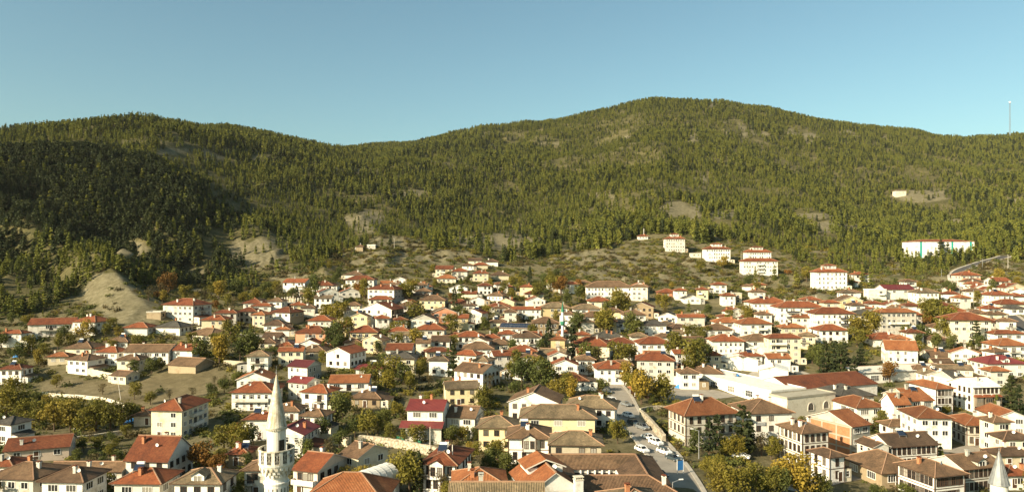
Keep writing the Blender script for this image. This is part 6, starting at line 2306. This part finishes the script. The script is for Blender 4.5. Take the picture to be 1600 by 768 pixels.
PLANTED = '''10 655 60 o;28 650 50 o;40 662 45 o;62 668 50 o;85 674 54 y;110 674 56 y;98 660 45 o;130 677 48 o;150 674 58 o;172 674 56 o;190 672 50 o;205 664 40 g;60 640 35 g;20 625 40 o;75 650 40 y
10 600 30 g;30 560 30 g;45 555 35 o;70 560 28 o;60 572 30 y;90 545 30 o;130 533 38 y;100 530 25 g;145 526 20 o;165 527 25 o;215 547 28 o;195 537 22 o;2 545 30 g;110 540 25 o;35 585 28 o
325 572 50 y;310 567 45 g;345 562 46 o;388 562 52 g;362 547 42 o;402 556 30 o;205 588 30 g;237 584 30 g;252 580 26 o;375 565 40 g;335 545 30 o;300 540 25 o;355 520 24 o;340 512 22 g
88 605 24 o;210 624 32 o;160 616 20 s;300 622 20 s;330 620 26 g;350 614 28 g;370 607 30 g;235 632 24 o;335 600 16 s;352 598 16 s;265 625 20 s;395 625 26 g
315 740 60 r;340 742 40 r;350 702 46 o;372 706 52 o;395 697 40 g;345 725 30 o;380 727 30 g;365 690 36 r;300 726 30 o
130 706 25 g;150 702 25 o;120 722 25 g;170 714 25 o;145 720 22 g;180 702 22 o;160 730 22 g;20 692 25 g;140 690 22 s;175 690 20 g;110 700 24 g;185 722 22 g
150 775 45 g;137 768 38 g;165 772 40 o;100 772 25 g;360 768 36 o;375 768 36 g;390 772 35 g;345 772 26 o
505 690 46 g;525 667 58 g;535 652 46 o;555 682 40 g;575 684 50 o;590 682 44 g;600 672 40 g;498 714 36 g;515 717 42 s;530 702 36 g;490 702 42 o;560 665 34 s;610 690 34 o
605 614 42 o;587 602 44 o;615 598 48 o;600 577 30 g;640 612 36 o;655 592 36 o;632 600 40 g;670 605 30 s
640 770 76 o;624 764 62 o;655 772 72 c;540 764 42 y;560 768 46 y;526 762 36 y;575 762 40 o;668 765 40 s
640 692 32 g;652 696 38 o;690 692 32 g;705 694 36 g;680 687 26 o;722 692 32 o;740 690 28 g;708 592 60 k;700 575 36 p;727 676 22 o
766 737 46 g;776 722 42 o;786 742 42 g;760 702 32 c;770 717 34 c;780 757 26 o;755 730 30 s;745 715 30 o;735 712 26 y;792 715 30 g
750 642 30 o;761 632 30 o;737 627 36 o;692 627 32 y;670 632 26 o;765 612 30 s
815 607 56 g;845 614 62 g;835 602 52 o;861 607 42 o;870 622 36 y;892 627 42 y;885 617 40 o;930 610 24 g;800 600 40 o;805 620 30 g
960 617 62 y;976 627 62 y;986 622 46 o;970 602 42 y;990 610 28 g;1036 630 52 o;1052 627 42 o;948 602 30 o;1000 630 22 g;1020 634 20 g
965 692 42 o;958 684 30 g;1108 717 74 k;1121 702 62 k;1161 710 86 k;1173 702 52 k;1086 702 40 g;1150 714 40 o;1190 712 46 s;1205 716 40 o;1135 715 40 o
1120 778 62 y;1098 780 46 y;1139 774 50 o;1106 745 36 o;1182 778 62 o;1204 776 56 o;1164 770 46 s;1250 778 78 y;1238 772 60 y;1275 780 48 o;1222 779 56 g;1292 782 42 g;1416 782 32 g;1150 782 60 o;1080 775 36 o;1265 770 60 y
505 502 32 o;530 507 42 o;546 522 32 o;470 472 30 c;490 462 40 g;492 467 36 p;482 477 30 o;570 467 36 o;556 462 30 r;630 472 36 o;642 462 30 o;420 470 24 o;475 490 26 o;412 495 26 g
520 542 46 g;536 537 42 o;505 552 26 p;455 562 26 g;470 567 26 g;430 562 26 g;415 567 28 g;400 572 26 g;548 545 30 g;560 560 30 o;505 570 26 o
620 547 30 o;641 542 38 y;634 532 36 o;650 507 42 o;670 567 30 o;604 512 30 o;612 535 30 g;705 520 34 o;700 550 30 o;660 580 26 o;596 555 28 g
720 472 42 p;715 482 40 c;770 457 26 y;786 462 26 o;800 452 24 o;700 500 28 g;725 505 28 o;760 500 26 o;755 515 24 g;770 545 26 g;800 560 36 g;790 575 36 o;810 575 30 g
828 452 52 c;860 457 32 o;876 462 36 r;890 457 30 o;850 452 30 g;885 477 30 g;905 472 32 g;840 467 30 o;800 470 24 o;815 460 24 o;900 455 24 r;920 462 22 o
868 547 56 c;895 562 64 k;905 572 46 g;905 522 40 g;940 517 46 o;946 522 42 o;960 532 36 s;985 527 46 g;1000 532 36 g;840 530 26 o;836 545 24 g;880 505 24 o
965 492 42 o;971 487 42 y;1040 487 30 o;1076 487 20 p;1105 492 20 g;1150 499 30 y;1136 502 26 o;1165 502 24 o;1030 480 24 o;1060 505 24 o;950 490 24 g
965 572 46 o;976 582 56 o;990 562 32 o;936 577 42 s;1066 572 58 o;1076 582 62 o;1096 577 56 g;1101 592 36 o;1080 532 30 o;1101 534 30 o;1171 562 30 g;1058 560 40 o;920 590 30 s;1088 560 36 o;1115 545 26 g
1290 588 62 k;1305 592 66 k;1330 592 62 k;1351 588 72 k;1366 582 56 k;1386 587 46 k;1280 577 46 g;1320 582 52 k;1345 577 46 k;1260 567 32 g;1416 577 34 p;1430 577 30 o;1310 570 40 g;1338 596 50 k;1372 596 40 r;1296 596 40 k;1270 560 26 g
1350 532 46 y;1366 522 42 o;1340 542 36 o;1381 517 42 o;1450 507 46 o;1466 512 52 o;1480 522 52 o;1475 532 42 o;1440 532 30 g;1460 547 30 g;1425 537 26 g;1490 547 30 g;1526 542 46 k;1536 547 30 g;1456 490 30 o;1440 510 28 r
1512 567 26 c;1560 587 36 o;1540 582 30 o;1575 492 30 o;1586 502 26 o;1580 642 62 k;1592 647 52 k;1530 575 24 g;1450 560 26 o;1415 530 26 g;1395 510 24 r
1545 457 24 g;1541 464 20 o;1556 472 26 g;1490 462 26 g;1560 442 26 y;1480 455 20 g;1540 475 24 o;1360 447 32 p;1350 442 30 p;1095 427 26 o;1130 420 24 y;1180 440 26 p;1172 448 24 g;1210 438 26 p;1245 445 30 p;1225 450 26 g;1260 440 26 o;1330 450 20 o;1400 465 20 o
1470 401 30 k;1481 402 26 k;1450 403 15 p;1500 403 16 p;1462 403 18 p;1508 402 14 p;262 462 50 r;248 467 30 s;290 472 30 o;342 467 32 y;330 462 20 o;370 462 32 g;400 472 26 o;300 478 22 s;355 478 22 o;415 462 26 g;432 458 24 o;380 476 24 o;320 470 22 s;232 470 26 s'''

def inside_any(x, y, pad):
    for hx, hy, W, D, yaw in HOUSES:
        dx, dy = x - hx, y - hy
        if abs(dx) + abs(dy) > 60:
            continue
        c, s = math.cos(-yaw), math.sin(-yaw)
        if abs(c * dx - s * dy) < W / 2 + pad and abs(s * dx + c * dy) < D / 2 + pad:
            return True
    return False

def on_road(x, y, pad=0.0):
    return any(abs(x - a) < r + pad and abs(y - b) < r + pad for a, b, r in ROADS)

KLAB = {'o': ('broadleaf_tree', 'olive-yellow autumn broadleaf tree'), 'g': ('leafy_tree', 'dark green broadleaf tree'), 'y': ('autumn_tree', 'bright yellow autumn tree'), 'r': ('autumn_tree', 'rust-coloured autumn tree'),
        's': ('shrub', 'nearly bare brown shrub'), 'k': ('conifer_tree', 'broad dark conifer'), 'p': ('conifer_tree', 'pointed green conifer'), 'c': ('cypress_tree', 'slender dark cypress')}
TREE_LABELS = {}
def plant(x, y, h, k, rng, px, py, wide=None):
    nm, look = KLAB[k]
    place = min(ANCH, key=lambda a: math.hypot(a[0] - px, (a[1] - py) * 1.6))[2]
    size = 'tall ' if h > 8.5 else ('small ' if h < 4.6 else '')
    lab = size + look + ' ' + place
    z = gz(x, y) - 0.15
    t = thing('garden_tree' if h < 4.6 and k in 'og' else nm, lab, 'shrub' if k == 's' else 'tree', (x, y, z), rng.uniform(0, 6.28), look + 's ' + place)
    crown, trunk = TREES[k][rng.randrange(len(TREES[k]))]
    w = h * (wide or rng.uniform(0.85, 1.2))
    part('crown', crown, t, scale=(w, w, h))
    part('trunk', trunk, t, scale=(w, w, h))
    TREE_LABELS.setdefault(lab, []).append(t)

def plant_town():
    rng = random.Random(5)
    spots = []
    for row in PLANTED.replace('\n', ';').split(';'):
        a = row.split()
        if len(a) < 4:
            continue
        px, py, hp, k = float(a[0]), float(a[1]), float(a[2]), a[3]
        x, y, _ = cast(px, py)
        h = min(max(hp * y / F, 2.5), 17) * 0.93
        for it in range(14):                         # step out of walls and roads
            if not inside_any(x, y, 0.9) and not on_road(x, y):
                break
            x, y = x + rng.uniform(-2.2, 2.2), y + rng.uniform(-2.4, 2.0)
        else:
            continue
        spots.append((x, y))
        plant(x, y, h, k, rng, px, py, 0.78 + rng.random() * 0.36 if k in 'ogyrs' else None)
    n, tries = 0, 0
    while n < 190 and tries < 9000:                  # garden trees between the houses
        tries += 1
        y = math.sqrt(rng.uniform(135 ** 2, 560 ** 2))
        px = rng.uniform(-30, 1630)
        x = (px - 800) / F * y
        z = gz(x, y)
        py = HZ - (z - CAMZ) / y * F
        if py < np.interp(px, FB_X, FB_Y) + 6 or inside_any(x, y, 1.6) or on_road(x, y, 0.6):
            continue
        if 60 < px < 345 and 575 < py < 640:          # the open field
            continue
        if 985 < px < 1140 and 470 < py < 492:
            continue
        if soil_masks(np.array([x]), np.array([y]), np.array([z]))[0] > 0.3:
            continue
        if any(abs(x - a) + abs(y - b) < 4.5 for a, b in spots):
            continue
        spots.append((x, y))
        k = rng.choices('ogysrcp', [34, 34, 7, 12, 5, 3, 5])[0]
        plant(x, y, rng.uniform(3.2, 7.0), k, rng, px, py)
        n += 1
    for lab, ts in TREE_LABELS.items():
        if len(ts) == 1 and 'group' in ts[0]:
            del ts[0]['group']
    return spots
SPOTS = plant_town()

# low scrub and garden growth nobody could count
bush = bpy.data.collections.new('bush_shapes')
for k, m in enumerate(('olive_leaves', 'green_leaves', 'brown_scrub', 'green_leaves')):
    C = RT.normal(size=(70, 3)) * np.array([0.36, 0.36, 0.26]) + np.array([0, 0, 0.36])
    C[:, 2] = np.abs(C[:, 2])
    V, Fc = leaf_quads(RT, C, 0.16 * RT.uniform(0.6, 1.3, 70), 0.4)
    bush.objects.link(bpy.data.objects.new('bush_%d' % k, fast_mesh('bush', V, Fc, [m])))

def scrub():
    rng = np.random.default_rng(9)
    Y = np.sqrt(rng.uniform(110 ** 2, 700 ** 2, 52000))
    px = rng.uniform(-60, 1660, len(Y))
    X = (px - 800) / F * Y
    Z = hills_z(X, Y)
    _, py = project(X, Y, Z)
    town = py > np.interp(px, FB_X, FB_Y) - 30
    bare = soil_masks(X, Y, Z)
    clump = fbm(X / 7, Y / 7, 2, 77)
    ok = town & (rng.uniform(0, 1, len(X)) < np.where(bare > 0.3, np.where(clump > 0.5, 0.85, 0.07), np.where(clump > 0.5, 0.75, 0.12)))
    ok &= ~((field_mask(X, Y, Z) > 0.3) & (rng.uniform(0, 1, len(X)) < 0.97))
    ok &= ~((px > 985) & (px < 1140) & (py > 468) & (py < 492) & (rng.uniform(0, 1, len(X)) < 0.9))
    ok &= ~((px < 260) & (bare > 0.2) & (rng.uniform(0, 1, len(X)) < 0.93))
    keep = [i for i in np.nonzero(ok)[0] if not inside_any(X[i], Y[i], 0.5) and not on_road(X[i], Y[i])]
    s = rng.uniform(0.7, 2.3, len(keep)) * np.where(bare[keep] > 0.3, 1.25, 1.0)
    pick = np.where(bare[keep] > 0.3, rng.choice([0, 2, 2, 1], len(keep)), rng.choice([0, 1, 2, 3], len(keep)))
    scatter_group('scrub', np.stack([X[keep], Y[keep], Z[keep] - 0.1, s, s * rng.uniform(1.0, 1.6, len(keep)), rng.uniform(0, 6.28, len(keep)), pick], 1), 'low scrub, hedges and garden growth between the houses and on the clay', 'stuff', bush)
    print('SCRUB', len(keep))
scrub()
plant_forest()
# ------------------------------------------------------------------ the air of the valley
hz = MB()
hz.box(-4600, 4600, -460, 4300, -140, 512, 'earth')
hm = bpy.data.materials.new('haze')
hm.use_nodes = True
hnt = hm.node_tree
hnt.nodes.remove(hnt.nodes['Principled BSDF'])
pv = hnt.nodes.new('ShaderNodeVolumePrincipled')
pv.inputs['Color'].default_value = (0.92, 0.94, 0.92, 1)
pv.inputs['Density'].default_value = 0.000016
pv.inputs['Anisotropy'].default_value = 0.0
hnt.links.new(pv.outputs[0], hnt.nodes['Material Output'].inputs['Volume'])
hm.volume_intersection_method if hasattr(hm, 'volume_intersection_method') else None
hme = fast_mesh('haze', hz.V, hz.F, [])
hme.materials.append(hm)
ho = bpy.data.objects.new('haze', hme)
ho['kind'], ho['label'] = 'stuff', 'thin pale haze filling the valley air'
COL.objects.link(ho)
SC.cycles.volume_bounces = 0
